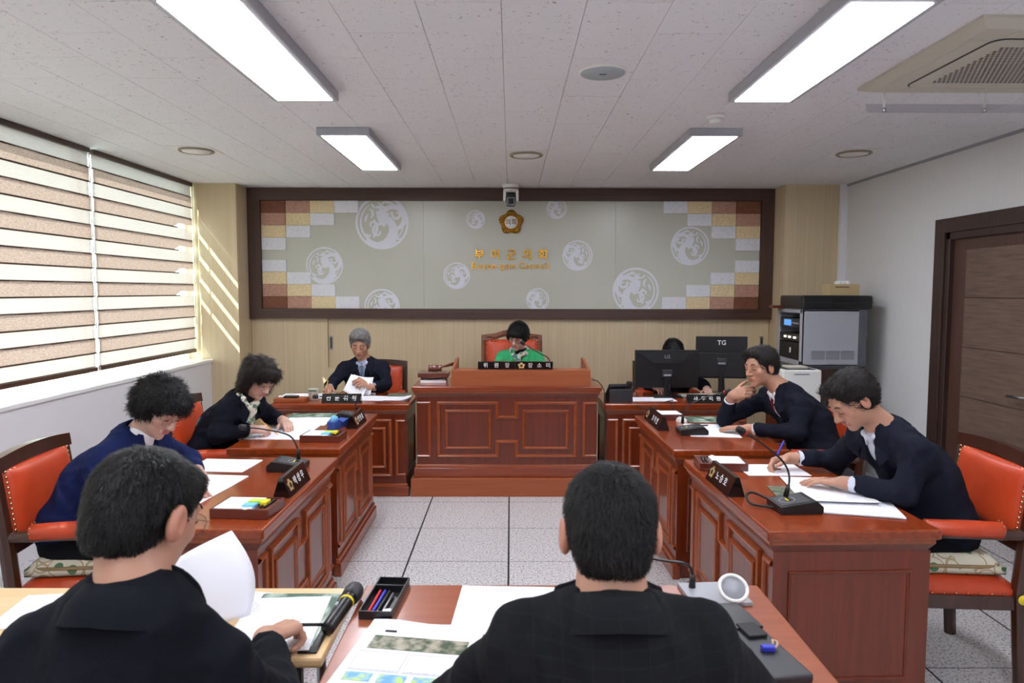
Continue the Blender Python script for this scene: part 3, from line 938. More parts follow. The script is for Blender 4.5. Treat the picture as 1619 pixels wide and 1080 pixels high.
def make_chair(label, loc, rotz, wood_='chair_wood', high=0.0, carved=False, group='orange leather armchairs', sc=1.0):
    """armchair facing local -y"""
    t = thing('armchair', label, 'chair', loc, rotz, group)
    W, D = 0.56, 0.50
    top = 0.955 + high
    tilt = R(7)
    for s in (-1, 1):
        x = s * (W / 2 - 0.022)
        b = MB()   # rear post is leg and back upright in one
        b.tube([(x, 0.27, 0), (x, 0.245, 0.42), (x, 0.262, 0.62), (x, 0.262 + (top - 0.62) * math.tan(tilt), top)], [0.026, 0.030, 0.030, 0.026], 8, True, False)
        b.build('rear_leg', wood_, t)
        b = MB()
        b.tube([(x, -0.235, 0), (x, -0.235, 0.40), (x, -0.21, 0.52), (x, -0.175, 0.645)], [0.024, 0.030, 0.026, 0.024], 8, True, False)
        b.build('front_leg', wood_, t)
        b = MB()
        b.tube([(x, -0.235, 0.652), (x, -0.16, 0.660), (x, 0.10, 0.655), (x, 0.27, 0.650)], [0.022, 0.028, 0.026, 0.022], 8, True, False)
        arm = b.build('armrest', wood_, t)
        pad = MB()
        pad.tube([(x, -0.13, 0.672), (x, -0.125, 0.674), (x, 0.04, 0.672), (x, 0.165, 0.668), (x, 0.17, 0.666)], [0.026, 0.034, 0.036, 0.034, 0.026], 12)
        pad.build('arm_pad', 'leather', arm)
        nails([Vector((x + 0.034 * math.cos(a), y, 0.672 + 0.034 * math.sin(a))) for y in (-0.122, 0.162) for a in [PI * q / 5 for q in range(6)]], Matrix.Identity(4), 0.0045, 'arm_nailheads', arm)
    MB().box(-W / 2 + 0.01, W / 2 - 0.01, -0.25, 0.25, 0.345, 0.405, 0.006).build('seat_rail', wood_, t)
    b = MB(); cushion(b, W - 0.03, D, 0.085, 10, 0, Matrix.Translation((0, 0, 0.40)))
    seat = b.build('seat', 'leather', t)
    pts = []
    for i in range(12):
        pts.append(Vector((-W / 2 + 0.03 + (W - 0.06) * i / 11, -0.253, 0.412)))
    nails(pts, Matrix.Identity(4), 0.0055, 'seat_nailheads', seat)
    side = [Vector((s * (W / 2 - 0.012), -0.23 + 0.46 * i / 10, 0.412)) for s in (-1, 1) for i in range(11)]
    nails(side, Matrix.Identity(4), 0.0055, 'seat_nailheads', seat)
    # back: panel plane rises from (y .262, z .62)
    Mb = Matrix.Translation((0, 0.258, 0.575)) @ Matrix.Rotation(PI / 2 - tilt, 4, 'X')
    # local: x right, y up the back, z towards the sitter
    Hb = (top - 0.575) / math.cos(tilt)
    b = MB()
    n = 12
    for i in range(n):
        u0, u1 = -1 + 2 * i / n, -1 + 2 * (i + 1) / n
        def tz(u): return Hb + 0.018 * (1 - u * u) + (0.03 * max(0, 1 - (u / 0.55) ** 2) if carved else 0)
        q = [(u0 * W / 2, tz(u0) - 0.055), (u1 * W / 2, tz(u1) - 0.055), (u1 * W / 2, tz(u1)), (u0 * W / 2, tz(u0))]
        vs = [Vector((x, y, z)) for z in (-0.02, 0.028) for x, y in q]
        b.add([Mb @ p for p in vs], [(0, 3, 2, 1), (4, 5, 6, 7), (0, 1, 5, 4), (2, 3, 7, 6), (0, 4, 7, 3), (1, 2, 6, 5)])
    rail = b.build('top_rail', wood_, t)
    MB().box(-W / 2 + 0.03, W / 2 - 0.03, -0.0, 0.05, -0.02, 0.022, 0.004, Mb).build('lower_rail', wood_, t)
    bp = MB()
    bp.box(-W / 2 + 0.035, W / 2 - 0.035, 0.04, Hb - 0.045, -0.018, 0.004, 0, Mb)
    cushion(bp, W - 0.075, Hb - 0.085, 0.055, 12, 0, Mb @ Matrix.Translation((0, Hb / 2, 0.004)))
    back = bp.build('backrest', 'leather', t)
    pts = []
    w2, h0, h1 = W / 2 - 0.045, 0.052, Hb - 0.055
    for i in range(16):
        f = i / 15
        pts += [Vector((-w2 + 2 * w2 * f, h1, 0.028)), Vector((-w2 + 2 * w2 * f, h0, 0.028))]
    for i in range(1, 13):
        f = i / 13
        pts += [Vector((-w2, h0 + (h1 - h0) * f, 0.028)), Vector((w2, h0 + (h1 - h0) * f, 0.028))]
    nails(pts, Mb, 0.0075, 'back_nailheads', back)
    if carved:
        for s in (-1, 1):
            sw = MB()
            sw.tube([Mb @ Vector((s * x, Hb - 0.025 + dy, 0.030)) for x, dy in ((0.24, 0.0), (0.20, 0.012), (0.15, -0.004), (0.11, 0.016), (0.07, 0.022), (0.03, 0.03))], [0.006, 0.012, 0.010, 0.013, 0.011, 0.006], 6)
            sw.build('carved_scroll', wood_, rail)
        MB().lathe([(0.028, 0), (0.022, 0.010), (0.0, 0.014)], 12, Mb @ Matrix.Translation((0, Hb + 0.008, 0.028))).build('carved_rosette', wood_, rail)
    return t
c1 = make_chair('orange leather armchair at the left edge, under the woman in blue', (-1.73, 3.00, 0), PI / 2 + R(6))
make_chair('orange leather armchair behind the woman with brown curly hair', (-1.69, 4.28, 0), PI / 2 + R(4))
make_chair('orange leather armchair at the right edge in front of the door', (1.80, 3.03, 0), -PI / 2 + R(-4))
make_chair('orange leather armchair behind the man resting his chin', (1.76, 4.29, 0), -PI / 2 - R(3))
make_chair('orange leather armchair of the grey-haired man at the rear desk', (-1.255, 6.36, 0), 0)
make_chair('tall carved armchair of the woman in the green jacket', (0.01, 6.32, 0.143), 0, 'chair_wood_red', 0.105, True)
make_chair('orange leather armchair behind the monitors', (1.46, 6.44, 0), R(4))
make_chair('armchair under the man turning a page in the foreground', (-0.69, 1.03, 0), PI)
make_chair('armchair under the man in the charcoal jacket in the foreground', (0.175, 1.02, 0), PI)
def sticker():
    MB().lathe([(0.020, 0), (0.020, 0.001)], 20, Matrix.Translation((0.26 + 0.03, 0.245, 0.40)) @ Matrix.Rotation(PI / 2, 4, 'Y')).build('round_sticker', 'yellow', [o for o in bpy.data.objects if o.get('label', '').startswith('orange leather armchair at the right edge')][0])
sticker()

# floral seat cushions
m = mat('floral', srgb(206, 196, 170), 0.85)
nt, N, L, b_ = nodes(m)
v = coords(m)
n1 = N.new('ShaderNodeTexVoronoi'); n1.inputs['Scale'].default_value = 16
L.new(v, n1.inputs['Vector'])
cr = N.new('ShaderNodeValToRGB'); cr.color_ramp.interpolation = 'CONSTANT'
e = cr.color_ramp.elements
e[0].position = 0.0; e[0].color = srgb(84, 120, 84)
e[1].position = 0.30; e[1].color = srgb(214, 208, 186)
e2 = e.new(0.62); e2.color = srgb(176, 156, 120)
e3 = e.new(0.70); e3.color = srgb(220, 214, 196)
L.new(n1.outputs['Distance'], cr.inputs[0]); L.new(cr.outputs[0], b_.inputs['Base Color'])
mat('cushion_piping', srgb(150, 126, 90), 0.8)
def seat_pad(label, x, y, z, rz, w=0.46, d=0.44, h=0.085):
    t = thing('seat_cushion', label, 'cushion', (x, y, z), rz, 'floral seat cushions')
    b = MB(); cushion(b, w, d, h, 10); cushion(b, w, d, 0.02, 6)
    b.build('cover', 'floral', t)
    MB().tube([(w / 2 * math.copysign(abs(math.cos(a)) ** .3, math.cos(a)), d / 2 * math.copysign(abs(math.sin(a)) ** .3, math.sin(a)), 0.03) for a in [2 * PI * i / 40 for i in range(41)]], 0.007, 6).build('piping', 'cushion_piping', t)
seat_pad('floral seat cushion on the armchair at the left edge', -1.72, 2.99, 0.478, R(6))
seat_pad('floral seat cushion on the armchair at the right edge', 1.78, 3.02, 0.478, R(-4))
seat_pad('floral seat cushion under the man resting his chin', 1.75, 4.29, 0.478, R(-6))
# ================================================================== THINGS ON THE DESKS
ZT = 0.740
def paper(label, x, y, rz, w=0.21, h=0.297, m='paper_print', z=ZT, t=0.0015, group='loose sheets on the desks', curl=0.0, name='paper_sheet'):
    """sheet or thin pile lying flat, a corner edge slightly lifted"""
    n = 8
    b = MB(); vs = []; fs = []
    for i in range(n + 1):
        for j in range(n + 1):
            u, v = i / n, j / n
            zz = t + curl * (max(0, u - .55) ** 2 + 0.6 * max(0, v - .6) ** 2) * 4 + 0.0006 * math.sin(7 * u + 3 * v)
            vs.append(((u - .5) * w, (v - .5) * h, zz))
    for i in range(n):
        for j in range(n):
            a = i * (n + 1) + j
            fs.append((a, a + n + 1, a + n + 2, a + 1))
    b.add(vs, fs, True)
    b.box(-w / 2 + 0.0005, w / 2 - 0.0005, -h / 2 + 0.0005, h / 2 - 0.0005, 0.0, t * 0.9)
    o = b.build(name, m, None, (x, y, z + 0.0005), (0, 0, rz))
    return tag(o, label, 'paper', group)

def nameplate(label, x, y, rz, txt, L=0.30, H=0.085, z=ZT, emblem=True, size=0.042, step=0.052, tx0=-0.03, gold=''):
    """black triangular-section name block; lettered face towards local -y"""
    t = thing('name_plate', label, 'name plate', (x, y, z), rz, 'black name plates')
    D = 0.075
    MB().prism([(-D / 2, 0), (D / 2, 0), (0.012, H), (-0.004, H)], -L / 2, L / 2, 'X').build('block', 'black_gloss', t)
    a = math.atan2(H, D / 2 - 0.004)
    fx = lambda u, s: (u, -D / 2 + (D / 2 - 0.004) * s - 0.0012 * math.sin(a), H * s + 0.0012 * math.cos(a))
    for i, ch in enumerate(txt):
        text(ch, size, 'white_print', t, fx(tx0 + step * i, 0.5), (a, 0, 0), 0.0004, 0.0002, name='letter')
    if emblem:
        bm_ = MB()
        M = Matrix.Translation(fx(-L / 2 + 0.05, 0.5)) @ Matrix.Rotation(a - PI / 2, 4, 'X')
        bm_.prism([(0.024 * math.cos(q) * (1 + .18 * math.cos(5 * (q - PI / 2))), 0.024 * math.sin(q) * (1 + .18 * math.cos(5 * (q - PI / 2)))) for q in [2 * PI * i / 40 for i in range(40)]], -0.0012, 0.0005, 'Y', M)
        bm_.build('gold_emblem', 'gold_pale', t)
        M2 = M @ Matrix.Translation((0, -0.0012, 0)) @ Matrix.Rotation(PI / 2, 4, 'X')
        MB().lathe([(0.012, 0), (0.012, 0.0006)], 20, M2).build('emblem_disc', 'black_gloss', t)
    return t
nameplate('black name plate with a gold emblem on the desk nearest the blinds', -0.965, 3.10, PI / 2, '박상우', 0.30, 0.085)
nameplate('black name plate with a gold emblem beside the blue holder', -1.005, 4.60, PI / 2, '민병희', 0.29, 0.085)
nameplate('black name plate on the desk of the man resting his chin', 0.955, 4.62, -PI / 2 + R(1), '조덕연', 0.42, 0.085, size=0.044, step=0.06, tx0=0.0)
nameplate('black name plate with a gold emblem in front of the man writing', 0.955, 3.125, -PI / 2 + R(2), '노승호', 0.31, 0.085)
nameplate('black name plate on the rear desk of the grey-haired man', -1.33, 5.565, 0, '전문위원', 0.305, 0.068, 0.735, False, 0.044, 0.067, -0.10)
nameplate('black name plate under the monitors', 1.545, 5.585, 0, '사무직원', 0.30, 0.062, 0.735, False, 0.040, 0.06, -0.085)
np_ = thing('name_plate', 'long black name plate on the raised desk screen', 'name plate', (0.037, 5.62, 0.993), 0, 'black name plates')
MB().box(-0.297, 0.0, -0.012, 0.03, 0, 0.062, 0.002).build('block', 'black_gloss', np_)
MB().box(0.001, 0.297, -0.012, 0.03, 0, 0.062, 0.002).build('block', 'black_gloss', np_)
for ch, x in zip('위원장', (-0.235, -0.150, -0.065)):
    text(ch, 0.042, 'white_print', np_, (x, -0.0135, 0.031), (PI / 2, 0, 0), 0.0004, 0.0002, name='letter')
for ch, x in zip('장소미', (0.118, 0.190, 0.260)):
    text(ch, 0.042, 'white_print', np_, (x, -0.0135, 0.031), (PI / 2, 0, 0), 0.0004, 0.0002, name='letter')
MB().prism([(0.026 * math.cos(q) * (1 + .15 * math.cos(5 * (q - PI / 2))) + 0.048, 0.022 * math.sin(q) * (1 + .15 * math.cos(5 * (q - PI / 2))) + 0.031) for q in [2 * PI * i / 40 for i in range(40)]], -0.0135, -0.011, 'Y').build('gold_emblem', 'gold_pale', np_)
MB().lathe([(0.011, 0), (0.011, 0.001)], 20, Matrix.Translation((0.048, -0.0134, 0.031)) @ Matrix.Rotation(PI / 2, 4, 'X')).build('emblem_disc', 'black_gloss', np_)

def bez(pts, n=24):
    """smooth curve through control points (Catmull-Rom)"""
    P = [Vector(p) for p in pts]
    P = [P[0] * 2 - P[1]] + P + [P[-1] * 2 - P[-2]]
    out = []
    seg = len(P) - 3
    for s in range(seg):
        a, b, c, d = P[s:s + 4]
        m_ = max(2, n // seg)
        for i in range(m_):
            t = i / m_
            out.append(0.5 * ((2 * b) + (c - a) * t + (2 * a - 5 * b + 4 * c - d) * t * t + (3 * b - a - 3 * c + d) * t ** 3))
    out.append(P[-2])
    return out

def desk_mic(label, x, y, rz, neck, z=ZT, ring=True, base=True):
    """conference microphone: wedge base (long side local y) and gooseneck; neck in world coordinates relative to the base origin"""
    t = thing('desk_microphone', label, 'microphone', (x, y, z), rz, 'black gooseneck microphones')
    inv = Matrix.Rotation(-rz, 4, 'Z')
    if base:
        b = MB()
        b.prism([(-0.085, 0.006), (0.085, 0.006), (0.085, 0.030), (0.060, 0.052), (-0.085, 0.030)], -0.07, 0.07, 'X')
        b.box(-0.066, 0.066, -0.081, 0.081, 0.0, 0.008)
        b.build('base', 'black_plastic', t)
        a = math.atan2(0.022, 0.145)
        M = Matrix.Translation((0, -0.012, 0.0415)) @ Matrix.Rotation(a, 4, 'X')
        MB().box(-0.055, 0.055, -0.065, 0.055, -0.001, 0.0012, 0, M).build('control_plate', 'dark_grey', t)
        MB().tube([M @ Vector((0.030 * math.cos(q), -0.02 + 0.030 * math.sin(q), 0.0015)) for q in [2 * PI * i / 30 for i in range(31)]], 0.0015, 5).build('speaker_ring', 'plastic_grey', t)
        MB().box(-0.018, 0.012, -0.022, -0.016, 0.001, 0.003, 0, M).build('button', 'yellow', t)
    pts = bez([inv @ Vector(p) for p in neck], 30)
    MB().tube([pts[0], pts[0] + (pts[2] - pts[0]).normalized() * 0.035, pts[0] + (pts[2] - pts[0]).normalized() * 0.05], [0.011, 0.009, 0.006], 10).build('neck_socket', 'black_plastic', t)
    MB().tube(pts, 0.0042, 8).build('gooseneck', 'black_plastic', t)
    d = (pts[-1] - pts[-3]).normalized(); p = pts[-1]
    if ring: MB().tube([p, p + d * 0.010], 0.0095, 10).build('ring', 'red_plastic', t)
    MB().tube([p + d * 0.008, p + d * 0.012, p + d * 0.024, p + d * 0.038, p + d * 0.045, p + d * 0.048], [0.010, 0.0135, 0.0155, 0.0145, 0.010, 0.002], 12).build('foam_head', 'black_matte', t)
    return t
desk_mic('gooseneck microphone on the desk nearest the blinds, bent to the woman in blue', -1.09, 3.44, PI / 2, [(0.045, 0.02, 0.045), (0.04, 0.02, 0.10), (0.0, 0.015, 0.165), (-0.12, 0.01, 0.195), (-0.19, 0.0, 0.205)], ring=False)
desk_mic('gooseneck microphone beside the blue holder', -1.10, 4.80, PI / 2, [(0.05, 0.02, 0.045), (0.045, 0.0, 0.10), (0.01, 0.0, 0.145), (-0.10, 0.0, 0.158), (-0.20, 0.0, 0.155)], ring=False)
desk_mic('gooseneck microphone reaching to the man resting his chin', 1.115, 4.33, -PI / 2, [(-0.035, 0.09, 0.045), (-0.03, 0.09, 0.11), (0.01, 0.09, 0.165), (0.11, 0.10, 0.21), (0.225, 0.11, 0.240)])
desk_mic('gooseneck microphone in front of the man writing', 1.14, 2.80, -PI / 2 + R(3), [(-0.025, 0.03, 0.045), (-0.012, 0.03, 0.12), (-0.035, 0.04, 0.185), (-0.11, 0.05, 0.25), (-0.185, 0.05, 0.298)])
desk_mic('gooseneck microphone on the raised desk with a red collar', 0.335, 5.80, 0, [(0.0, 0.0, 0.0), (-0.03, 0.0, 0.075), (-0.10, -0.005, 0.115), (-0.215, -0.01, 0.185)], 0.992, True, False)
desk_mic('gooseneck microphone behind the collar of the man in the foreground', 0.53, 2.02, 0, [(0.0, 0.0, 0.0), (0.0, 0.0, 0.055), (-0.02, 0.0, 0.082), (-0.07, 0.0, 0.09), (-0.13, 0.0, 0.10)], ZT, False, False)

def desk_tray(label, x, y, rz, z=ZT, notes=True):
    """shallow wooden memo box with note paper and clips"""
    t = thing('memo_tray', label, 'tray', (x, y, z), rz, 'wooden memo trays')
    b = MB()
    w, d, h = 0.115, 0.085, 0.038
    b.box(-w, w, -d, d, 0, 0.010, 0.002)
    b.build('base', 'tray_wood', t)
    for q in ((-w, w, -d, -d + 0.008), (-w, w, d - 0.008, d), (-w, -w + 0.008, -d + 0.008, d - 0.008), (w - 0.008, w, -d + 0.008, d - 0.008)):
        MB().box(q[0], q[1], q[2], q[3], 0.008, h, 0.001).build('side', 'tray_wood', t)
    MB().box(-w + 0.012, 0.045, -d + 0.012, d - 0.012, 0.010, h + 0.001).build('note_paper', 'paper', t)
    MB().box(0.055, w - 0.012, -d + 0.012, d - 0.012, 0.010, h - 0.004).build('divider', 'tray_wood', t)
    if notes:
        MB().box(0.0, 0.05, -0.055, -0.015, h, h + 0.008).build('sticky_notes', 'sky_blue', t)
        MB().box(0.005, 0.055, -0.010, 0.028, h, h + 0.010).build('sticky_notes', 'lime', t)
        MB().box(0.060, 0.085, -0.03, 0.02, h - 0.004, h + 0.014, 0.004).build('marker_cap', 'yellow', t)
    for q in range(2):
        MB().tube([(0.070 + 0.016 * q, -0.05, h), (0.076 + 0.016 * q, 0.055, h)], 0.004, 6).build('pen', 'black_plastic', t)
    MB().lathe([(0.010, 0), (0.010, 0.003), (0, 0.003)], 16, Matrix.Translation((0.025, -0.078, h))).build('sticker', 'white_print', t)
    return t
desk_tray('wooden memo tray with yellow and blue notes on the desk nearest the blinds', -1.035, 2.755, R(-4))
desk_tray('wooden memo tray near the blue holder', -1.10, 4.14, R(-3))
desk_tray('wooden memo tray at the far end of the desk beside the monitors', 1.06, 4.86, R(2) + PI, notes=False)
desk_tray('wooden memo tray in front of the writing hand with a blue pen', 1.045, 3.49, R(-4) + PI, notes=False)
t = thing('memo_tray', 'wooden tray holding a black phone on the rear desk', 'tray', (-1.745, 5.62, 0.735), 0, 'wooden memo trays')
MB().box(-0.125, 0.125, -0.06, 0.075, 0, 0.028, 0.003).build('base', 'hutch_wood', t)
MB().box(-0.055, 0.055, -0.03, 0.03, 0.028, 0.044, 0.005).build('phone', 'black_plastic', t)
MB().box(-0.115, 0.0, 0.03, 0.07, 0.028, 0.034).build('note_paper', 'paper', t)

# papers
paper('spread printed sheets under the arms of the woman in blue', -1.40, 3.10, R(84), 0.42, 0.30, curl=0.004)
paper('single sheet behind the printed spread, nearest the blinds', -1.43, 3.50, R(86), 0.24, 0.297, curl=0.004)
paper('printed sheets under the hands of the woman with brown hair', -1.40, 4.34, R(88), 0.42, 0.33, curl=0.003)
paper('second printed sheet beyond the hands of the woman with brown hair', -1.36, 4.70, R(92), 0.30, 0.30, z=ZT + 0.001)
paper('green photo sheet at the far end of that desk', -1.37, 4.92, R(90), 0.20, 0.36, 'cover_green')
paper('printed sheets on the desk of the man resting his chin', 1.26, 4.42, R(-97), 0.42, 0.30, z=ZT + 0.0005)
paper('green brochure at the far edge beside the man resting his chin', 1.33, 4.80, R(-92), 0.22, 0.26, 'cover_green')
paper('sheet under the pen of the man writing', 1.28, 3.43, R(-90), 0.22, 0.30)
paper('large printed sheets under the left hand of the man writing', 1.385, 3.06, R(-98), 0.42, 0.30, z=ZT + 0.004, curl=0.012)
paper('printed sheet at the near end beside the microphone of the man writing', 1.40, 2.83, R(-104), 0.25, 0.31, z=ZT + 0.002, curl=0.003)
paper('green photo brochure between the sheets and the microphone', 1.24, 3.02, R(-95), 0.22, 0.20, 'photo_green', z=ZT + 0.001)
paper('papers at the left of the rear desk behind the tray', -1.70, 5.90, R(4), 0.42, 0.30, z=0.735)
paper('papers in front of the grey-haired man', -1.22, 5.78, R(-4), 0.42, 0.26, z=0.735)
paper('green-edged booklet at the right of the rear desk', -0.93, 5.93, R(3), 0.21, 0.29, 'photo_green', z=0.735)
paper('loose sheets at the right end of the rear desk', -0.93, 5.72, R(-6), 0.23, 0.16, z=0.737, curl=0.02)
paper('wide sheet in front of the monitors', 1.12, 5.74, R(2), 0.42, 0.22, z=0.735)
paper('blank sheet lying square on the foreground table', 0.0, 1.90, R(-3), 0.30, 0.297)
# printed plan in the foreground
pl_ = thing('printed_plan', 'printed plan with an aerial photo strip on the foreground table', 'paper', (-0.245, 1.60, ZT + 0.001), R(-9), 'loose sheets on the desks')
b = MB(); vs = []; fs = []
for i in range(9):
    for j in range(13):
        u, v = i / 8, j / 12
        vs.append(((u - .5) * 0.30, (v - .5) * 0.42, 0.002 + 0.012 * max(0, v - .88) * (1 + math.sin(u * 9)) * 2))
for i in range(8):
    for j in range(12):
        a = i * 13 + j
        fs.append((a, a + 13, a + 14, a + 1))
b.add(vs, fs, True); b.box(-0.15, 0.15, -0.21, 0.20, 0, 0.0012)
b.build('sheet', 'paper', pl_)
MB().box(-0.118, 0.125, 0.065, 0.130, 0.0024, 0.0034).build('photo_strip', 'photo_aerial', pl_)
MB().box(-0.100, -0.070, 0.150, 0.158, 0.0024, 0.0044).build('heading_bar', 'black_matte', pl_)
for x in (-0.125, 0.005):
    MB().box(x, x + 0.115, -0.03, 0.045, 0.0024, 0.0034).build('text_block', 'paper_print', pl_)
for x in (-0.125, -0.045, 0.035):
    MB().box(x, x + 0.065, -0.080, -0.045, 0.0024, 0.0034).build('small_map', 'map_print', pl_)
mat('frame_line', srgb(178, 180, 196), 0.7)
for x in (-0.128, 0.002):
    MB().moulding([(x, -0.035), (x + 0.121, -0.035), (x + 0.121, 0.05), (x, 0.05)], 0.0, 0.0012, 0.0005, True, Matrix.Translation((0, 0, 0.0028)) @ Matrix.Rotation(-PI / 2, 4, 'X')).build('text_frame', 'frame_line', pl_)

# pen tray in the foreground
t = thing('pen_tray', 'black pen tray with red, blue and black pens on the foreground table', 'tray', (-0.352, 1.95, ZT), R(-4))
b = MB(); w, d, h = 0.045, 0.115, 0.024
MB().box(-w, w, -d, d, 0, 0.004, 0.001).build('base', 'black_plastic', t)
for q in ((-w, w, -d, -d + 0.004), (-w, w, d - 0.004, d), (-w, -w + 0.004, -d + 0.004, d - 0.004), (w - 0.004, w, -d + 0.004, d - 0.004), (-w, w, 0.055, 0.059)):
    MB().box(q[0], q[1], q[2], q[3], 0.003, h, 0.001).build('side', 'black_plastic', t)
def pen(label, a, b_, m, r=0.0042, tip='steel', group='pens and pencils', clip=True):
    a, b_ = Vector(a), Vector(b_)
    t = thing('pen', label, 'pen', a, 0, group)
    d = (b_ - a)
    MB().tube([d * 0.07, d * 0.10, d * 0.97, d], [r * 0.8, r, r, r * 0.8], 8).build('barrel', m, t)
    MB().tube([d * 0.0, d * 0.05, d * 0.08], [r * 0.15, r * 0.55, r * 0.8], 8).build('tip', tip, t)
    return t
pen('red pen in the black pen tray', (-0.383, 1.855, ZT + 0.010), (-0.374, 1.995, ZT + 0.012), 'red_plastic')
pen('blue pen in the black pen tray', (-0.372, 1.855, ZT + 0.010), (-0.360, 1.995, ZT + 0.012), 'blue_plastic')
pen('black pen in the tray beside the blue pen', (-0.360, 1.860, ZT + 0.010), (-0.347, 1.990, ZT + 0.012), 'black_plastic')
pen('slim steel pen at the right of the pen tray', (-0.345, 1.860, ZT + 0.010), (-0.334, 1.975, ZT + 0.012), 'steel')
MB_e = MB(); MB_e.box(-0.012, 0.012, -0.008, 0.008, 0, 0.012, 0.003)
tag(MB_e.build('eraser', 'white_print', None, (-0.332, 1.862, ZT + 0.005), (0, 0, 0.2)), 'small white eraser in the corner of the pen tray', 'eraser')

# hand microphone lying on the pale table
hm = thing('hand_microphone', 'black handheld microphone with a yellow band on the pale table', 'microphone', (-0.462, 1.74, ZT + 0.021), R(0))
ax = Vector((0.022, 0.245, 0.004))
MB().tube([ax * 0.0, ax * 0.02, ax * 0.55, ax * 0.70, ax * 0.74], [0.015, 0.018, 0.0195, 0.020, 0.021], 16).build('body', 'black_plastic', hm)
MB().tube([ax * 0.60, ax * 0.635], 0.0208, 16).build('yellow_band', 'yellow', hm)
MB().tube([ax * 0.73, ax * 0.76, ax * 0.85, ax * 0.95, ax * 1.0, ax * 1.015], [0.022, 0.0255, 0.027, 0.024, 0.015, 0.002], 16).build('grille', 'dark_grey', hm)
MB().box(-0.004, 0.004, 0.09, 0.11, 0.017, 0.024, 0.001).build('switch', 'plastic_grey', hm)

# folder with brochure and sheets on the pale table
fd = thing('document_folder', 'black clip folder with a green brochure and sheets on the pale table', 'folder', (-0.582, 1.822, ZT), 0)
MB().box(-0.125, 0.115, -0.165, 0.165, 0, 0.006, 0.002).build('cover', 'black_plastic', fd)
MB().box(-0.118, 0.098, -0.142, 0.160, 0.006, 0.009).build('brochure', 'cover_green', fd)
MB().box(-0.13, 0.085, -0.17, 0.130, 0.009, 0.012, 0, Matrix.Rotation(R(4), 4, 'Z')).build('printed_sheets', 'paper_print', fd)
pg = MB(); vs = []; fs = []
# lifted page: stands up from the spine on the left, bowed to the right
NU, NV = 12, 12
cA, cB, cC, cD = [Vector(p) - Vector((-0.582, 1.822, ZT)) for p in ((-0.69, 1.83, 0.756), (-0.752, 1.88, 0.968), (-0.872, 1.78, 0.915), (-0.850, 1.70, 0.765))]
for i in range(NU + 1):
    for j in range(NV + 1):
        u, v = i / NU, j / NV
        p = (cA * (1 - u) + cD * u) * (1 - v) + (cB * (1 - u) + cC * u) * v
        p = p + Vector((0.036 * math.sin(v * PI) * (1 - u) ** 1.2, -0.035 * math.sin(u * PI) * (0.4 + v), 0.012 * math.sin(u * PI) * v))
        vs.append(tuple(p))
for i in range(NU):
    for j in range(NV):
        a = i * (NV + 1) + j
        fs.append((a, a + NV + 1, a + NV + 2, a + 1))
pg.add(vs, fs, True)
o = pg.build('lifted_page', 'paper', fd)
sm = o.modifiers.new('thick', 'SOLIDIFY'); sm.thickness = 0.0006
paper('sheet lying to the left on the pale table behind the man in black', -1.22, 1.90, R(8), 0.297, 0.21)
paper('sheet behind the lifted page on the pale table', -0.80, 1.96, R(-10), 0.21, 0.12)

# gavel with its block on the raised desk
t = thing('gavel_block', 'dark square gavel stand on the raised desk', 'gavel block', (-0.63, 5.83, 0.868))
MB().box(-0.125, 0.125, -0.09, 0.09, 0.042, 0.082, 0.004).build('block', 'rosewood', t)
for sx in (-1, 1):
    for sy in (-1, 1):
        MB().box(sx * 0.09 - 0.012, sx * 0.09 + 0.012, sy * 0.06 - 0.012, sy * 0.06 + 0.012, 0.0, 0.043).build('foot', 'black_plastic', t)
g = thing('gavel', 'turned wooden gavel lying on its stand', 'gavel', (-0.62, 5.81, 0.9505), R(0))
M = Matrix.Translation((0, 0, 0.030)) @ Matrix.Rotation(PI / 2, 4, 'Y')
MB().lathe([(0.0, -0.055), (0.026, -0.054), (0.029, -0.045), (0.023, -0.036), (0.027, -0.028), (0.030, 0.0), (0.027, 0.028), (0.023, 0.036), (0.029, 0.045), (0.026, 0.054), (0.0, 0.055)], 24, M).build('head', 'rosewood', g)
MB().tube([(0.02, 0.02, 0.030), (0.06, 0.06, 0.036), (0.10, 0.11, 0.044), (0.135, 0.15, 0.050), (0.15, 0.165, 0.052)], [0.007, 0.008, 0.012, 0.015, 0.010], 12).build('handle', 'rosewood', g)
paper('crumpled papers under the gavel stand', -0.63, 5.80, R(3), 0.21, 0.15, 'paper', z=0.869, t=0.018, curl=0.01)

# cup on the rear desk
t = thing('paper_cup', 'pale straight-sided cup on the rear desk', 'cup', (-1.585, 5.68, 0.735))
MB().lathe([(0.0, 0.0), (0.034, 0.0), (0.038, 0.005), (0.040, 0.088), (0.041, 0.092), (0.037, 0.092), (0.035, 0.010), (0.0, 0.008)], 32).build('wall', 'ceramic', t)
MB().lathe([(0.0405, 0.075), (0.0412, 0.085)], 32).build('band', 'cover_green', t)

# desk drawers' small latches on the rear desk
for x, lb in ((-1.44, 'left'), (-1.19, 'right')):
    tag(MB().box(-0.010, 0.010, -0.004, 0.001, -0.006, 0.006, 0.001).build('label_holder', 'plastic_cream', None, (x, 5.515, 0.655)), 'small pale tag on the rear desk front, %s of the pair' % lb, 'tag')

# blue holder
t = thing('tape_holder', 'blue curved holder beside the microphone on the left desk', 'holder', (-1.10, 4.52, ZT), R(70))
MB().prism([(-0.09, 0), (0.09, 0), (0.09, 0.03), (0.06, 0.05), (0.0, 0.035), (-0.05, 0.06), (-0.09, 0.045)], -0.03, 0.03, 'Y').build('body', 'navy_blue', t)
MB().lathe([(0.028, -0.012), (0.028, 0.012)], 20, Matrix.Translation((-0.055, 0, 0.055)) @ Matrix.Rotation(PI / 2, 4, 'X')).build('roll', 'sky_blue', t)

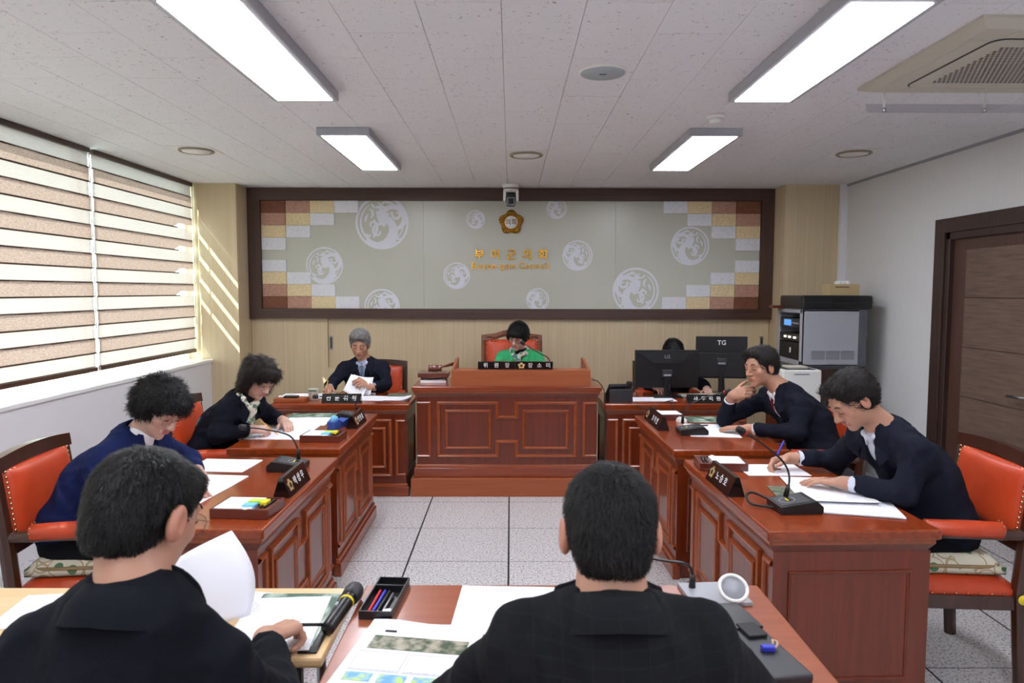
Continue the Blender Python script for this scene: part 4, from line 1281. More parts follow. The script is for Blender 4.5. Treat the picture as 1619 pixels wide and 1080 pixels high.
# mouse, pen on the right desk
t = thing('computer_mouse', 'white computer mouse near the far memo tray', 'mouse', (1.145, 4.715, ZT), R(20))
b = MB()
for_ = []
NU, NV = 10, 12
vs = []; fs = []
for i in range(NU + 1):
    for j in range(NV):
        th_ = PI / 2 * i / NU; ph = 2 * PI * j / NV
        vs.append((0.030 * math.cos(th_) * math.cos(ph), 0.052 * math.cos(th_) * math.sin(ph), 0.034 * math.sin(th_) ** 0.8))
for i in range(NU):
    for j in range(NV):
        fs.append((i * NV + j, i * NV + (j + 1) % NV, (i + 1) * NV + (j + 1) % NV, (i + 1) * NV + j))
b.add(vs, fs, True); b.build('shell', 'plastic_white', t)
MB().box(-0.003, 0.003, 0.018, 0.034, 0.026, 0.0345, 0.001).build('wheel', 'plastic_grey', t)
pen('black pen lying on the sheets of the man resting his chin', (1.15, 4.52, ZT + 0.008), (1.28, 4.56, ZT + 0.008), 'black_plastic', group='pens on the right desks')

# folded case and small things at the right of the foreground table
t = thing('document_case', 'dark grey case with a flap at the right of the foreground table', 'case', (0.60, 1.72, ZT), R(10))
MB().box(-0.09, 0.045, -0.20, 0.16, 0, 0.022, 0.006).build('body', 'dark_grey', t)
MB().box(-0.09, 0.047, 0.02, 0.161, 0.020, 0.028, 0.003).build('flap', 'black_plastic', t)
MB().box(-0.02, 0.030, -0.03, 0.04, 0.024, 0.032, 0.003).build('strap', 'black_matte', t)
mat('case_grey', srgb(152, 154, 160), 0.4)
t = thing('grey_notebook', 'light grey notebook behind the shoulder of the man in the foreground', 'notebook', (0.600, 1.985, ZT), R(4))
MB().box(-0.10, 0.07, -0.07, 0.075, 0, 0.012, 0.002).build('cover', 'case_grey', t)
t = thing('white_ring', 'white ring leaning over the light grey notebook', 'ring', (0.622, 1.93, ZT + 0.012), 0)
M = Matrix.Translation((0, 0, 0.036)) @ Matrix.Rotation(R(42), 4, 'X')
MB().tube([M @ Vector((0.038 * math.cos(a), 0.038 * math.sin(a), 0)) for a in [2 * PI * i / 36 for i in range(37)]], 0.0055, 8).build('rim', 'plastic_white', t)
MB().lathe([(0.034, -0.003), (0.034, 0.001), (0.0, 0.001)], 32, M).build('disc', 'case_grey', t)
t = thing('key_clip', 'small blue clip with a looped cord on the dark case', 'clip', (0.615, 1.63, ZT + 0.023))
MB().box(-0.02, 0.012, -0.008, 0.008, 0, 0.014, 0.003).build('clip', 'blue_plastic', t)
mat('cord_pink', srgb(206, 172, 150), 0.6)
MB().tube([(0.012, 0, 0.008), (0.022, 0.008, 0.012), (0.024, 0.02, 0.014), (0.014, 0.022, 0.016), (0.012, 0.01, 0.012)], 0.003, 6).build('cord', 'cord_pink', t)

# ------------------------------------------------------------------ monitors, phone, keyboard
def monitor(label, x, y, z0, rz, w, h, zc, logo, lsize, bump=True, group='computer monitors seen from behind'):
    t = thing('computer_monitor', label, 'monitor', (x, y, z0), rz, group)
    b = MB()
    b.box(-w / 2, w / 2, 0.0, 0.022, zc - h / 2, zc + h / 2, 0.004)
    b.build('screen_body', 'black_plastic', t)
    MB().box(-w / 2 + 0.01, w / 2 - 0.01, 0.0225, 0.0235, zc - h / 2 + 0.012, zc + h / 2 - 0.01).build('screen', 'black_gloss', t)
    if bump:
        b = MB()
        p0 = [(-w / 2 + 0.03, zc + h / 2 - 0.02), (w / 2 - 0.03, zc + h / 2 - 0.02), (0.12, zc + 0.05), (-0.12, zc + 0.05)]
        b.prism(p0, -0.010, 0.002, 'Y'); b.build('rear_ridge', 'black_matte', t)
        yb = -0.012
    else:
        MB().box(-w / 2 + 0.02, w / 2 - 0.02, -0.022, 0.002, zc - h / 2 + 0.01, zc + 0.04, 0.006).build('rear_cover', 'black_matte', t)
        yb = -0.002
    MB().box(-0.04, 0.04, -0.026, 0.0, zc - 0.065, zc - 0.005, 0.003).build('rating_plate', 'dark_grey', t)
    MB().box(-0.03, 0.03, -0.0275, -0.026, zc - 0.055, zc - 0.042).build('plate_print', 'plastic_grey', t)
    text(logo, lsize, 'plastic_grey' if bump else 'white_print', t, (0, yb - 0.001, zc + h / 2 - 0.055), (PI / 2, 0, 0), 0.0004, 0.0006, name='logo')
    MB().box(-0.022, 0.022, -0.03, 0.01, 0.012, zc - 0.06, 0.004).build('stand_column', 'black_plastic', t)
    b = MB(); b.prism([(-0.12, -0.07), (0.12, -0.07), (0.10, 0.09), (-0.10, 0.09)], 0.0, 0.012, 'Z'); b.build('stand_foot', 'black_plastic', t)
    MB().box(0.004, 0.030, -0.012, 0.0, zc - h / 2 + 0.045, zc - h / 2 + 0.06, 0.001).build('blue_plug', 'blue_plastic', t)
    MB().tube(bez([(0.018, -0.012, zc - h / 2 + 0.05), (0.015, -0.05, zc - h / 2 - 0.0), (0.02, -0.06, 0.05), (0.05, -0.05, 0.012)]), 0.004, 6).build('cable', 'black_matte', t)
    return t
monitor('wide black monitor seen from behind, directly beside the desk phone', 1.295, 5.87, 0.735, R(2), 0.53, 0.315, 0.235, 'LG', 0.04)
monitor('taller black monitor seen from behind, beside the man resting his chin', 1.80, 6.05, 0.735, R(-6), 0.43, 0.36, 0.315, 'TG', 0.055, False)
t = thing('computer_keyboard', 'flat grey keyboard beside the wide monitor', 'keyboard', (1.62, 5.92, 0.735), R(4))
MB().box(-0.21, 0.14, -0.06, 0.06, 0, 0.014, 0.003).build('base', 'plastic_grey', t)
kb = MB()
for i in range(16):
    for j in range(5):
        kb.box(-0.20 + 0.021 * i, -0.183 + 0.021 * i, -0.052 + 0.021 * j, -0.035 + 0.021 * j, 0.013, 0.019)
tag(kb.build('keys', 'plastic_cream', t), kind='stuff')
t = thing('desk_phone', 'black desk telephone at the left end of the rear desk', 'telephone', (0.86, 5.66, 0.735), R(8))
b = MB()
b.prism([(-0.07, 0), (0.09, 0), (0.09, 0.10), (0.05, 0.12), (-0.07, 0.03)], -0.095, 0.095, 'X', Matrix.Rotation(PI, 4, 'Z')); b.build('base', 'dark_grey', t)
MB().box(-0.085, 0.085, 0.055, 0.0725, 0.01, 0.05, 0.003, Matrix.Rotation(PI, 4, 'Z')).build('rear_socket_plate', 'plastic_grey', t)
MB().box(-0.095, 0.085, -0.085, -0.045, 0.115, 0.145, 0.012).build('handset', 'black_plastic', t)
MB().box(0.05, 0.095, -0.09, -0.04, 0.12, 0.165, 0.012).build('handset_end', 'black_plastic', t)
def cable(label, pts, r=0.004):
    o = MB().tube(bez(pts, 40), r, 6).build('cable', 'black_matte')
    tag(o, label, 'cable', 'black cables')
cable('black cable running from the raised desk screen down beside the phone', [(0.66, 5.70, 0.90), (0.70, 5.62, 0.89), (0.735, 5.505, 0.80), (0.738, 5.50, 0.45), (0.738, 5.50, 0.02)])
cable('black cable draped along the edge of the rear desk under the monitors', [(0.93, 5.58, 0.742), (1.0, 5.50, 0.715), (1.10, 5.492, 0.70), (1.22, 5.56, 0.742), (1.30, 5.64, 0.745)])
cable('black cable hanging behind the memo tray beside the monitors', [(1.24, 5.60, 0.742), (1.26, 5.49, 0.72), (1.265, 5.488, 0.55), (1.27, 5.49, 0.30)])
cable('looped black cable at the near microphone base on the right desk', [(1.075, 2.90, 0.752), (1.02, 2.93, 0.772), (0.975, 2.885, 0.775), (0.98, 2.84, 0.752), (1.06, 2.80, 0.748)], 0.005)
cable('black cable behind the writing nameplate of the rear desk, beside the cheek', [(1.86, 5.63, 0.742), (1.90, 5.60, 0.80), (1.93, 5.60, 0.82), (1.97, 5.62, 0.742)])

# ------------------------------------------------------------------ equipment rack corner
sh = thing('shelf_unit', 'dark shelf unit under the equipment rack', 'shelf', (2.78, 6.27, 0))
MB().box(-0.33, 0.235, -0.25, 0.25, 0.0, 0.62, 0.003).build('cabinet_body', 'rack_side', sh)
MB().box(-0.33, 0.235, -0.25, 0.25, 0.955, 0.985, 0.003).build('top_board', 'rack_side', sh)
MB().box(0.205, 0.235, -0.25, 0.25, 0.62, 0.955).build('side_board', 'rack_side', sh)
MB().box(-0.33, -0.30, -0.25, 0.25, 0.62, 0.955).build('side_board', 'rack_side', sh)
MB().box(-0.30, 0.205, 0.23, 0.25, 0.62, 0.955).build('back_board', 'hutch_wood', sh)
MB().box(-0.30, 0.205, -0.246, -0.242, 0.62, 0.955).build('glass_door', 'acrylic', sh)
mat('bottle_brown', srgb(70, 40, 18), 0.15, coat=0.5)
mat('bottle_green', srgb(40, 60, 40), 0.15, coat=0.5)
for i, (dx, dy, hh, mm, lb) in enumerate(((-0.02, -0.16, 0.13, 'bottle_brown', 'small brown bottle at the left end of the glass shelf under the rack'), (0.06, -0.13, 0.16, 'bottle_green', 'tall dark green bottle in the middle of the glass shelf'), (0.13, -0.17, 0.11, 'ceramic', 'short pale bottle at the right end of the glass shelf'))):
    t = thing('bottle', lb, 'bottle', (2.78 + dx, 6.27 + dy, 0.62), 0, 'bottles on the shelf under the rack')
    MB().lathe([(0.0, 0), (0.022, 0.0), (0.024, 0.006), (0.024, hh * 0.6), (0.010, hh * 0.78), (0.010, hh * 0.9)], 16).build('body', mm, t)
    MB().lathe([(0.012, hh * 0.88), (0.012, hh), (0, hh)], 12).build('cap', 'amber', t)
rk = thing('equipment_rack', 'grey equipment rack with audio units beside the right pier', 'rack', (2.78, 6.24, 0.985))
x0, x1, y0, y1, hz = -0.33, 0.215, -0.27, 0.27, 0.475
MB().box(x0, x1, y0, y0 + 0.012, 0.0, hz, 0.002).build('side_panel', 'rack_grey', rk)
MB().box(x1 - 0.07, x1, y0 - 0.004, y0 + 0.02, 0.0, hz, 0.003).build('rear_post', 'rack_side', rk)
MB().box(x0, x1, y1 - 0.012, y1, 0.0, hz).build('side_panel', 'rack_grey', rk)
MB().box(x0, x1, y0, y1, hz - 0.012, hz + 0.004).build('top_panel', 'rack_side', rk)
MB().box(x0, x1, y0, y1, 0, 0.012).build('bottom_panel', 'rack_grey', rk)
MB().box(x1 - 0.012, x1, y0, y1, 0, hz).build('rear_panel', 'rack_side', rk)
MB().box(x0 - 0.004, x0 + 0.015, y0, y0 + 0.045, 0.0, hz, 0.002).build('front_post', 'rack_grey', rk)
MB().box(x0 - 0.004, x0 + 0.015, y1 - 0.035, y1, 0.0, hz, 0.002).build('front_post', 'rack_grey', rk)
MB().box(x0 - 0.004, x0 + 0.015, y0, y1, hz - 0.03, hz, 0.002).build('front_rail', 'rack_grey', rk)
MB().box(x0 - 0.004, x0 + 0.015, y0, y1, 0.0, 0.04, 0.002).build('front_rail', 'rack_grey', rk)
for z0_, z1_, mm in ((0.045, 0.19, 'black_matte'), (0.20, 0.265, 'black_plastic'), (0.315, 0.395, 'dark_grey')):
    u = MB().box(x0 + 0.004, x0 + 0.20, y0 + 0.045, y1 - 0.035, z0_, z1_, 0.002).build('audio_unit', mm, rk)
    if z0_ > 0.3:
        MB().box(x0 - 0.003, x0 + 0.005, -0.02, 0.12, z0_ + 0.016, z1_ - 0.012).build('display', 'screen_blue', u)
        for q in range(4):
            MB().lathe([(0.007, 0), (0.007, 0.008), (0, 0.008)], 10, Matrix.Translation((x0 + 0.004, -0.06 - 0.04 * q, z0_ + 0.04)) @ Matrix.Rotation(-PI / 2, 4, 'Y')).build('knob', 'rack_grey', u)
    elif z0_ > 0.19:
        for q in (-0.11, 0.0, 0.10):
            MB().box(x0 - 0.003, x0 + 0.005, q - 0.022, q + 0.022, z0_ + 0.022, z0_ + 0.040).build('lamp_window', 'small_led', u)
    else:
        MB().box(x0 - 0.003, x0 + 0.005, -0.03, -0.015, z0_ + 0.05, z0_ + 0.095).build('key_tag', 'white_print', u)
vt = MB()
for g_ in range(3):
    for i in range(9):
        for j in range(6):
            xx_ = -0.245 + 0.125 * g_ + 0.0125 * i
            vt.box(xx_, xx_ + 0.0085, y0 - 0.002, y0 + 0.002, 0.058 + 0.013 * j, 0.064 + 0.013 * j)
tag(vt.build('vent_slots', 'rack_side', rk), kind='stuff')
MB().box(-0.22, 0.08, y0 - 0.003, y0, 0.022, 0.036).build('label_strip', 'housing_grey', rk)
cs = thing('equipment_case', 'flat black carrying case on top of the equipment rack', 'case', (2.80, 6.22, 1.465))
MB().box(-0.36, 0.235, -0.26, 0.24, 0, 0.115, 0.016).build('body', 'black_plastic', cs)
MB().box(-0.362, 0.237, -0.262, 0.242, 0.055, 0.060).build('seam', 'dark_grey', cs)
MB().tube(bez([(-0.09, -0.262, 0.055), (-0.08, -0.285, 0.05), (0.10, -0.285, 0.05), (0.11, -0.262, 0.055)]), 0.010, 8).build('handle', 'black_matte', cs)
bx = thing('tissue_box', 'brown cardboard tissue box on the black case', 'box', (2.875, 6.20, 1.582))
MB().box(-0.135, 0.12, -0.08, 0.08, 0, 0.095, 0.002).build('carton', 'cardboard', bx)
text('TISSUE', 0.022, 'dark_grey', bx, (0.02, -0.081, 0.07), (PI / 2, 0, 0), 0.0003) if False else MB().box(-0.09, 0.03, -0.0812, -0.08, 0.066, 0.074).build('faint_print', 'tray_wood', bx)
b = MB()
for q in range(3):
    b.tube(bez([(-0.05 + 0.04 * q, 0, 0.09), (-0.06 + 0.045 * q, -0.01, 0.115), (-0.03 + 0.04 * q, 0.01, 0.125), (0.0 + 0.035 * q, -0.01, 0.105)]), [0.012] * 25, 8) if False else b.lathe([(0.028, 0.09), (0.034, 0.108), (0.020, 0.125), (0.0, 0.122)], 7, Matrix.Translation((-0.03 + 0.035 * q, 0, 0)))
b.build('tissue', 'tissue', bx)
o = MB().box(-0.05, 0.05, -0.05, 0.06, 0, 0.025, 0.003).build('small_box', 'tray_wood', None, (2.40, 6.42, 1.464))
tag(o, 'dark red flat box beside the black case', 'box')
pn = thing('printer_stand', 'low stand under the white printer', 'stand', (2.34, 5.80, 0))
MB().box(-0.19, 0.13, -0.18, 0.14, 0.0, 0.60, 0.004).build('cabinet', 'desk_wood_z', pn)
MB().box(-0.20, 0.14, -0.19, 0.15, 0.60, 0.625, 0.003).build('top', 'desk_wood_x', pn)
p2 = thing('printer', 'white office printer behind the man resting his chin', 'printer', (2.355, 5.80, 0.625))
MB().box(-0.19, 0.12, -0.18, 0.13, 0.0, 0.365, 0.012).build('body', 'plastic_white', p2)
MB().box(-0.10, 0.02, -0.182, -0.178, 0.325, 0.337).build('name_strip', 'plastic_grey', p2)
MB().box(0.075, 0.105, -0.1825, -0.178, 0.02, 0.10, 0.002).build('power_socket', 'black_plastic', p2)
MB().box(-0.16, 0.08, -0.16, 0.10, 0.362, 0.368).build('lid_tray', 'dark_grey', p2)
MB().box(-0.12, 0.04, -0.10, 0.04, 0.366, 0.385, 0.006).build('control_box', 'plastic_cream', p2)
MB().tube(bez([(0.105, -0.184, 0.25), (0.115, -0.19, 0.20), (0.10, -0.19, 0.18), (0.115, -0.19, 0.16)]), 0.003, 6).build('cord', 'dark_grey', p2)
# ================================================================== PEOPLE
# bodies, hair and clothes are grown as smooth blends of tapered limbs and turned into one skin each
f32 = np.float32
def V3(p): return np.array(p, dtype=np.float64)
def unit(v):
    v = V3(v); return v / max(np.linalg.norm(v), 1e-9)

class Shape:
    def __init__(s): s.p = []
    def cap(s, a, b, ra, rb, k=0.02, op='+', squash=None):
        """tapered limb; squash = (axis, factor) flattens it along an axis"""
        s.p.append(('cap', V3(a), V3(b), ra, rb, k, op, squash)); return s
    def ell(s, c, r, k=0.02, op='+', fr=None):
        """ellipsoid with radii r along the rows of frame fr"""
        s.p.append(('ell', V3(c), V3(r), np.eye(3) if fr is None else np.array(fr), k, op)); return s
    def path(s, pts, rs, k=0.02, op='+', squash=None):
        for i in range(len(pts) - 1):
            s.cap(pts[i], pts[i + 1], rs[i], rs[i + 1], k, op, squash)
        return s
    def bounds(s):
        lo = np.full(3, 1e9); hi = np.full(3, -1e9)
        for q in s.p:
            if (q[6] if q[0] == 'cap' else q[5]) != '+': continue
            l, h_ = s._bb(q); lo = np.minimum(lo, l); hi = np.maximum(hi, h_)
        return lo, hi
    def _bb(s, q):
        if q[0] == 'cap':
            r = max(q[3], q[4])
            return np.minimum(q[1], q[2]) - r, np.maximum(q[1], q[2]) + r
        r = np.sqrt(((q[3] * q[2][:, None]) ** 2).sum(0))
        return q[1] - r, q[1] + r
    def field(s, h, pad=0.02, lo=None, hi=None):
        if lo is None: lo, hi = s.bounds()
        lo = lo - pad - 2 * h; hi = hi + pad + 2 * h
        n = np.ceil((hi - lo) / h).astype(int) + 1
        G = Field(lo, h, n)
        for q in s.p:
            k, op = (q[5], q[6]) if q[0] == 'cap' else (q[4], q[5])
            l, u = s._bb(q)
            G.blend(q, l - k - 2.5 * h - 0.012, u + k + 2.5 * h + 0.012, k, op)
        return G

class Field:
    def __init__(g, lo, h, n):
        g.lo, g.h, g.n = lo, h, n
        g.F = np.full(n, 0.5, f32)
        g.ax = [(lo[i] + h * np.arange(n[i])).astype(f32) for i in range(3)]
    def like(g):
        q = Field.__new__(Field); q.lo, q.h, q.n, q.ax = g.lo, g.h, g.n, g.ax; q.F = g.F.copy(); return q
    def grid(g):
        return g.ax[0][:, None, None], g.ax[1][None, :, None], g.ax[2][None, None, :]
    def dist(g, q, sl):
        X = g.ax[0][sl[0]][:, None, None]; Y = g.ax[1][sl[1]][None, :, None]; Z = g.ax[2][sl[2]][None, None, :]
        if q[0] == 'cap':
            _, a, b, ra, rb, k, op, sq = q
            x, y, z = X - f32(a[0]), Y - f32(a[1]), Z - f32(a[2])
            d = b - a
            if sq is not None:
                ax = unit(sq[0]); f = 1.0 / sq[1] - 1.0
                t = (x * f32(ax[0]) + y * f32(ax[1]) + z * f32(ax[2])) * f32(f)
                x, y, z = x + t * f32(ax[0]), y + t * f32(ax[1]), z + t * f32(ax[2])
                d = d + ax * (d @ ax) * f
            dd = max(d @ d, 1e-12)
            t = np.clip((x * f32(d[0] / dd) + y * f32(d[1] / dd) + z * f32(d[2] / dd)), 0, 1)
            x = x - t * f32(d[0]); y = y - t * f32(d[1]); z = z - t * f32(d[2])
            return np.sqrt(x * x + y * y + z * z) - (f32(ra) + f32(rb - ra) * t)
        _, c, r, fr, k, op = q
        x, y, z = X - f32(c[0]), Y - f32(c[1]), Z - f32(c[2])
        s0 = 0; s1 = 0
        for i in range(3):
            u = (x * f32(fr[i][0]) + y * f32(fr[i][1]) + z * f32(fr[i][2])) * f32(1 / r[i])
            s0 = s0 + u * u; s1 = s1 + u * u * f32(1 / r[i] ** 2)
        k0 = np.sqrt(s0); k1 = np.sqrt(s1) + f32(1e-6)
        return k0 * (k0 - 1) / k1
    def blend(g, q, lo, hi, k, op):
        i0 = np.clip(np.floor((lo - g.lo) / g.h).astype(int), 0, g.n); i1 = np.clip(np.ceil((hi - g.lo) / g.h).astype(int) + 1, 0, g.n)
        if (i1 <= i0).any(): return
        sl = tuple(slice(i0[i], i1[i]) for i in range(3))
        d = g.dist(q, sl).astype(f32)
        a = g.F[sl]
        if op == '+':
            hh = np.maximum(f32(k) - np.abs(a - d), 0) * f32(1 / k) if k else 0
            g.F[sl] = np.minimum(a, d) - hh * hh * f32(k * 0.25)
        else:
            d = -d
            hh = np.maximum(f32(k) - np.abs(a - d), 0) * f32(1 / k) if k else 0
            g.F[sl] = np.maximum(a, d) + hh * hh * f32(k * 0.25)
    def mesh(g):
        F = g.F
        s = F < 0
        c = np.zeros(np.array(F.shape) - 1, np.uint8)
        for dx in (0, 1):
            for dy in (0, 1):
                for dz_ in (0, 1):
                    c += s[dx:F.shape[0] - 1 + dx, dy:F.shape[1] - 1 + dy, dz_:F.shape[2] - 1 + dz_]
        act = (c > 0) & (c < 8)
        I = np.stack(np.nonzero(act), 1)
        idx = np.full(act.shape, -1, np.int32); idx[act] = np.arange(len(I))
        pos = np.zeros((len(I), 3)); cnt = np.zeros(len(I))
        cor = [(x, y, z) for x in (0, 1) for y in (0, 1) for z in (0, 1)]
        for a in cor:
            for ax in range(3):
                if a[ax]: continue
                b = list(a); b[ax] = 1
                fa = F[I[:, 0] + a[0], I[:, 1] + a[1], I[:, 2] + a[2]]; fb = F[I[:, 0] + b[0], I[:, 1] + b[1], I[:, 2] + b[2]]
                mk = (fa < 0) != (fb < 0)
                t = np.where(mk, fa / np.where(mk, fa - fb, 1), 0)
                e = np.repeat(np.array(a, float)[None], len(I), 0); e[:, ax] += t
                pos += e * mk[:, None]; cnt += mk
        V = (pos / cnt[:, None] + I) * g.h + g.lo
        quads = []
        for ax in range(3):
            b, c2 = (ax + 1) % 3, (ax + 2) % 3
            sl0 = [slice(None)] * 3; sl1 = [slice(None)] * 3
            sl0[ax] = slice(0, -1); sl1[ax] = slice(1, None)
            df = s[tuple(sl0)] != s[tuple(sl1)]
            E = np.stack(np.nonzero(df), 1)
            E = E[(E[:, b] > 0) & (E[:, c2] > 0) & (E[:, b] < F.shape[b] - 1) & (E[:, c2] < F.shape[c2] - 1)]
            neg = s[E[:, 0], E[:, 1], E[:, 2]]
            def ci(ob, oc):
                q = E.copy(); q[:, b] -= ob; q[:, c2] -= oc
                return idx[q[:, 0], q[:, 1], q[:, 2]]
            q4 = np.stack([ci(1, 1), ci(0, 1), ci(0, 0), ci(1, 0)], 1)
            q4[~neg] = q4[~neg][:, ::-1]
            quads.append(q4)
        Q = np.concatenate(quads)
        return V, Q[(Q >= 0).all(1)]

def np_mesh(name, V, Q, m, parent, origin, col=None, smooth=2):
    """numpy vertices and quads -> mesh object"""
    V = V.copy()
    if smooth:
        e = np.concatenate([Q[:, [0, 1]], Q[:, [1, 2]], Q[:, [2, 3]], Q[:, [3, 0]]])
        for _ in range(smooth):
            acc = np.zeros_like(V); cn = np.zeros(len(V))
            for ax in range(3):
                acc[:, ax] = np.bincount(e[:, 0], V[e[:, 1], ax], len(V)) + np.bincount(e[:, 1], V[e[:, 0], ax], len(V))
            cn = np.bincount(e[:, 0], minlength=len(V)) + np.bincount(e[:, 1], minlength=len(V))
            V = V * 0.5 + 0.5 * acc / np.maximum(cn, 1)[:, None]
    me = bpy.data.meshes.new(name)
    me.vertices.add(len(V)); me.vertices.foreach_set('co', (V - V3(origin)).astype(f32).ravel())
    me.loops.add(len(Q) * 4); me.loops.foreach_set('vertex_index', Q.astype(np.int32).ravel())
    me.polygons.add(len(Q)); me.polygons.foreach_set('loop_start', np.arange(0, len(Q) * 4, 4, dtype=np.int32))
    me.polygons.foreach_set('use_smooth', np.ones(len(Q), bool))
    me.update(calc_edges=True)
    me.materials.append(MATS[m])
    if col is not None:
        at = me.color_attributes.new('col', 'FLOAT_COLOR', 'POINT')
        at.data.foreach_set('color', np.concatenate([col, np.ones((len(V), 1))], 1).astype(f32).ravel())
    return link(name, me, parent)

def wob(X, Y, Z, f, seed=0):
    """cheap smooth noise about -1..1"""
    rs = np.random.RandomState(seed); out = 0
    for i in range(5):
        d = rs.normal(size=3); d /= np.linalg.norm(d); ff = f * (0.6 + 0.25 * i)
        out = out + np.sin(X * f32(d[0] * ff) + Y * f32(d[1] * ff) + Z * f32(d[2] * ff) + f32(rs.rand() * 6.28)) * f32(1 / (1 + 0.35 * i))
    return out * f32(0.45)

vcol_mat('skin', 0.48)
def cloth(name, c1, c2=None, rough=0.9, check=False, sheen=0.0):
    m = mat(name, c1, rough, sheen=sheen, spec=0.15)
    noise_mix(m, c1, c2 or c1, (1, 1, 1), 260.0, 3, 0.3, 0.7, 'Object', 0.15)
    return m
def hair_mat(name, c1, c2, rough=0.45):
    m = mat(name, c1, rough, spec=0.3)
    noise_mix(m, c1, c2, (60, 60, 14), 3.0, 5, 0.35, 0.7, 'Object', 0.6)
    nt, N, L, b = nodes(m)
    for n in N:
        if n.type == 'BUMP': n.inputs['Distance'].default_value = 0.006
    return m
cloth('suit_navy', srgb(20, 23, 35), srgb(26, 29, 43))
cloth('suit_navy2', srgb(19, 22, 33), srgb(25, 28, 41))
cloth('suit_black', srgb(13, 16, 22), srgb(18, 20, 27))
cloth('suit_charcoal', srgb(24, 25, 28), srgb(33, 34, 37))
nt, N, L, b_ = nodes(MATS['suit_charcoal'])
br = N.new('ShaderNodeTexBrick'); br.inputs['Scale'].default_value = 11; br.offset = 0; br.inputs['Mortar Size'].default_value = 0.02
for q_, c_ in (('Color1', srgb(21, 22, 25)), ('Color2', srgb(24, 25, 28)), ('Mortar', srgb(27, 28, 31))): br.inputs[q_].default_value = c_
L.new(coords(MATS['suit_charcoal'], (1, 1, 1), 'Object', (PI / 2, 0, 0)), br.inputs['Vector']); L.new(br.outputs['Color'], b_.inputs['Base Color'])
cloth('jacket_blue', srgb(19, 28, 66), srgb(25, 35, 78))
cloth('knit_navy', srgb(14, 16, 26), srgb(19, 21, 33))
cloth('jacket_green', srgb(52, 162, 100), srgb(62, 174, 112), 0.7)
cloth('shirt_blue', srgb(168, 176, 200), srgb(180, 188, 210), 0.8)
cloth('shirt_pale', srgb(206, 212, 228), srgb(214, 220, 234), 0.8)
cloth('shirt_white', srgb(232, 232, 236), srgb(238, 238, 241), 0.8)
cloth('blouse_black', srgb(12, 11, 12), srgb(16, 15, 16), 0.6)
cloth('trousers_dark', srgb(15, 16, 20), srgb(19, 20, 25))
m = cloth('tie_check', srgb(44, 66, 104), srgb(52, 76, 116), 0.6)
nt, N, L, b_ = nodes(m)
br = N.new('ShaderNodeTexBrick'); br.inputs['Scale'].default_value = 26; br.inputs['Color1'].default_value = srgb(44, 64, 100); br.inputs['Color2'].default_value = srgb(38, 56, 92)
br.inputs['Mortar'].default_value = srgb(150, 170, 190); br.inputs['Mortar Size'].default_value = 0.04; br.offset = 0
L.new(coords(m, (1, 1, 1), 'Object', (PI / 2, R(40), 0)), br.inputs['Vector']); L.new(br.outputs['Color'], b_.inputs['Base Color'])
cloth('tie_red', srgb(96, 22, 34), srgb(112, 28, 40), 0.5)
m = cloth('scarf_print', srgb(214, 208, 190), srgb(222, 216, 200), 0.6)
noise_mix(m, srgb(96, 122, 100), srgb(226, 220, 204), (1, 1, 1), 26, 3, 0.42, 0.52)
m = cloth('scarf_teal', srgb(120, 160, 150), srgb(222, 216, 200), 0.6)
noise_mix(m, srgb(70, 120, 120), srgb(214, 206, 190), (1, 1, 1), 34, 3, 0.42, 0.58)
hair_mat('hair_black', srgb(7, 6, 7), srgb(19, 18, 19))
hair_mat('hair_soft_black', srgb(10, 9, 10), srgb(36, 34, 35), 0.55)
hair_mat('hair_brown', srgb(20, 13, 13), srgb(44, 31, 28))
hair_mat('hair_grey', srgb(80, 78, 77), srgb(170, 168, 166), 0.5)
hair_mat('hair_dark', srgb(18, 16, 16), srgb(44, 39, 38), 0.5)
mat('brow', srgb(40, 32, 30), 0.7)
mat('lash', srgb(38, 24, 22), 0.7)
mat('eyewear_gold', srgb(170, 140, 120), 0.3, 0.8)
mat('eyewear_dark', srgb(50, 40, 44), 0.35)
mat('shoe_black', srgb(14, 14, 15), 0.3)
SKIN = np.array(srgb(186, 138, 114)[:3]); SKIN_F = np.array(srgb(200, 158, 140)[:3])

def frame(fw, up=(0, 0, 1)):
    """rows: right, forward, up"""
    fw = unit(fw); up = V3(up); rt = unit(np.cross(fw, up)); return np.array([rt, fw, np.cross(rt, fw)])

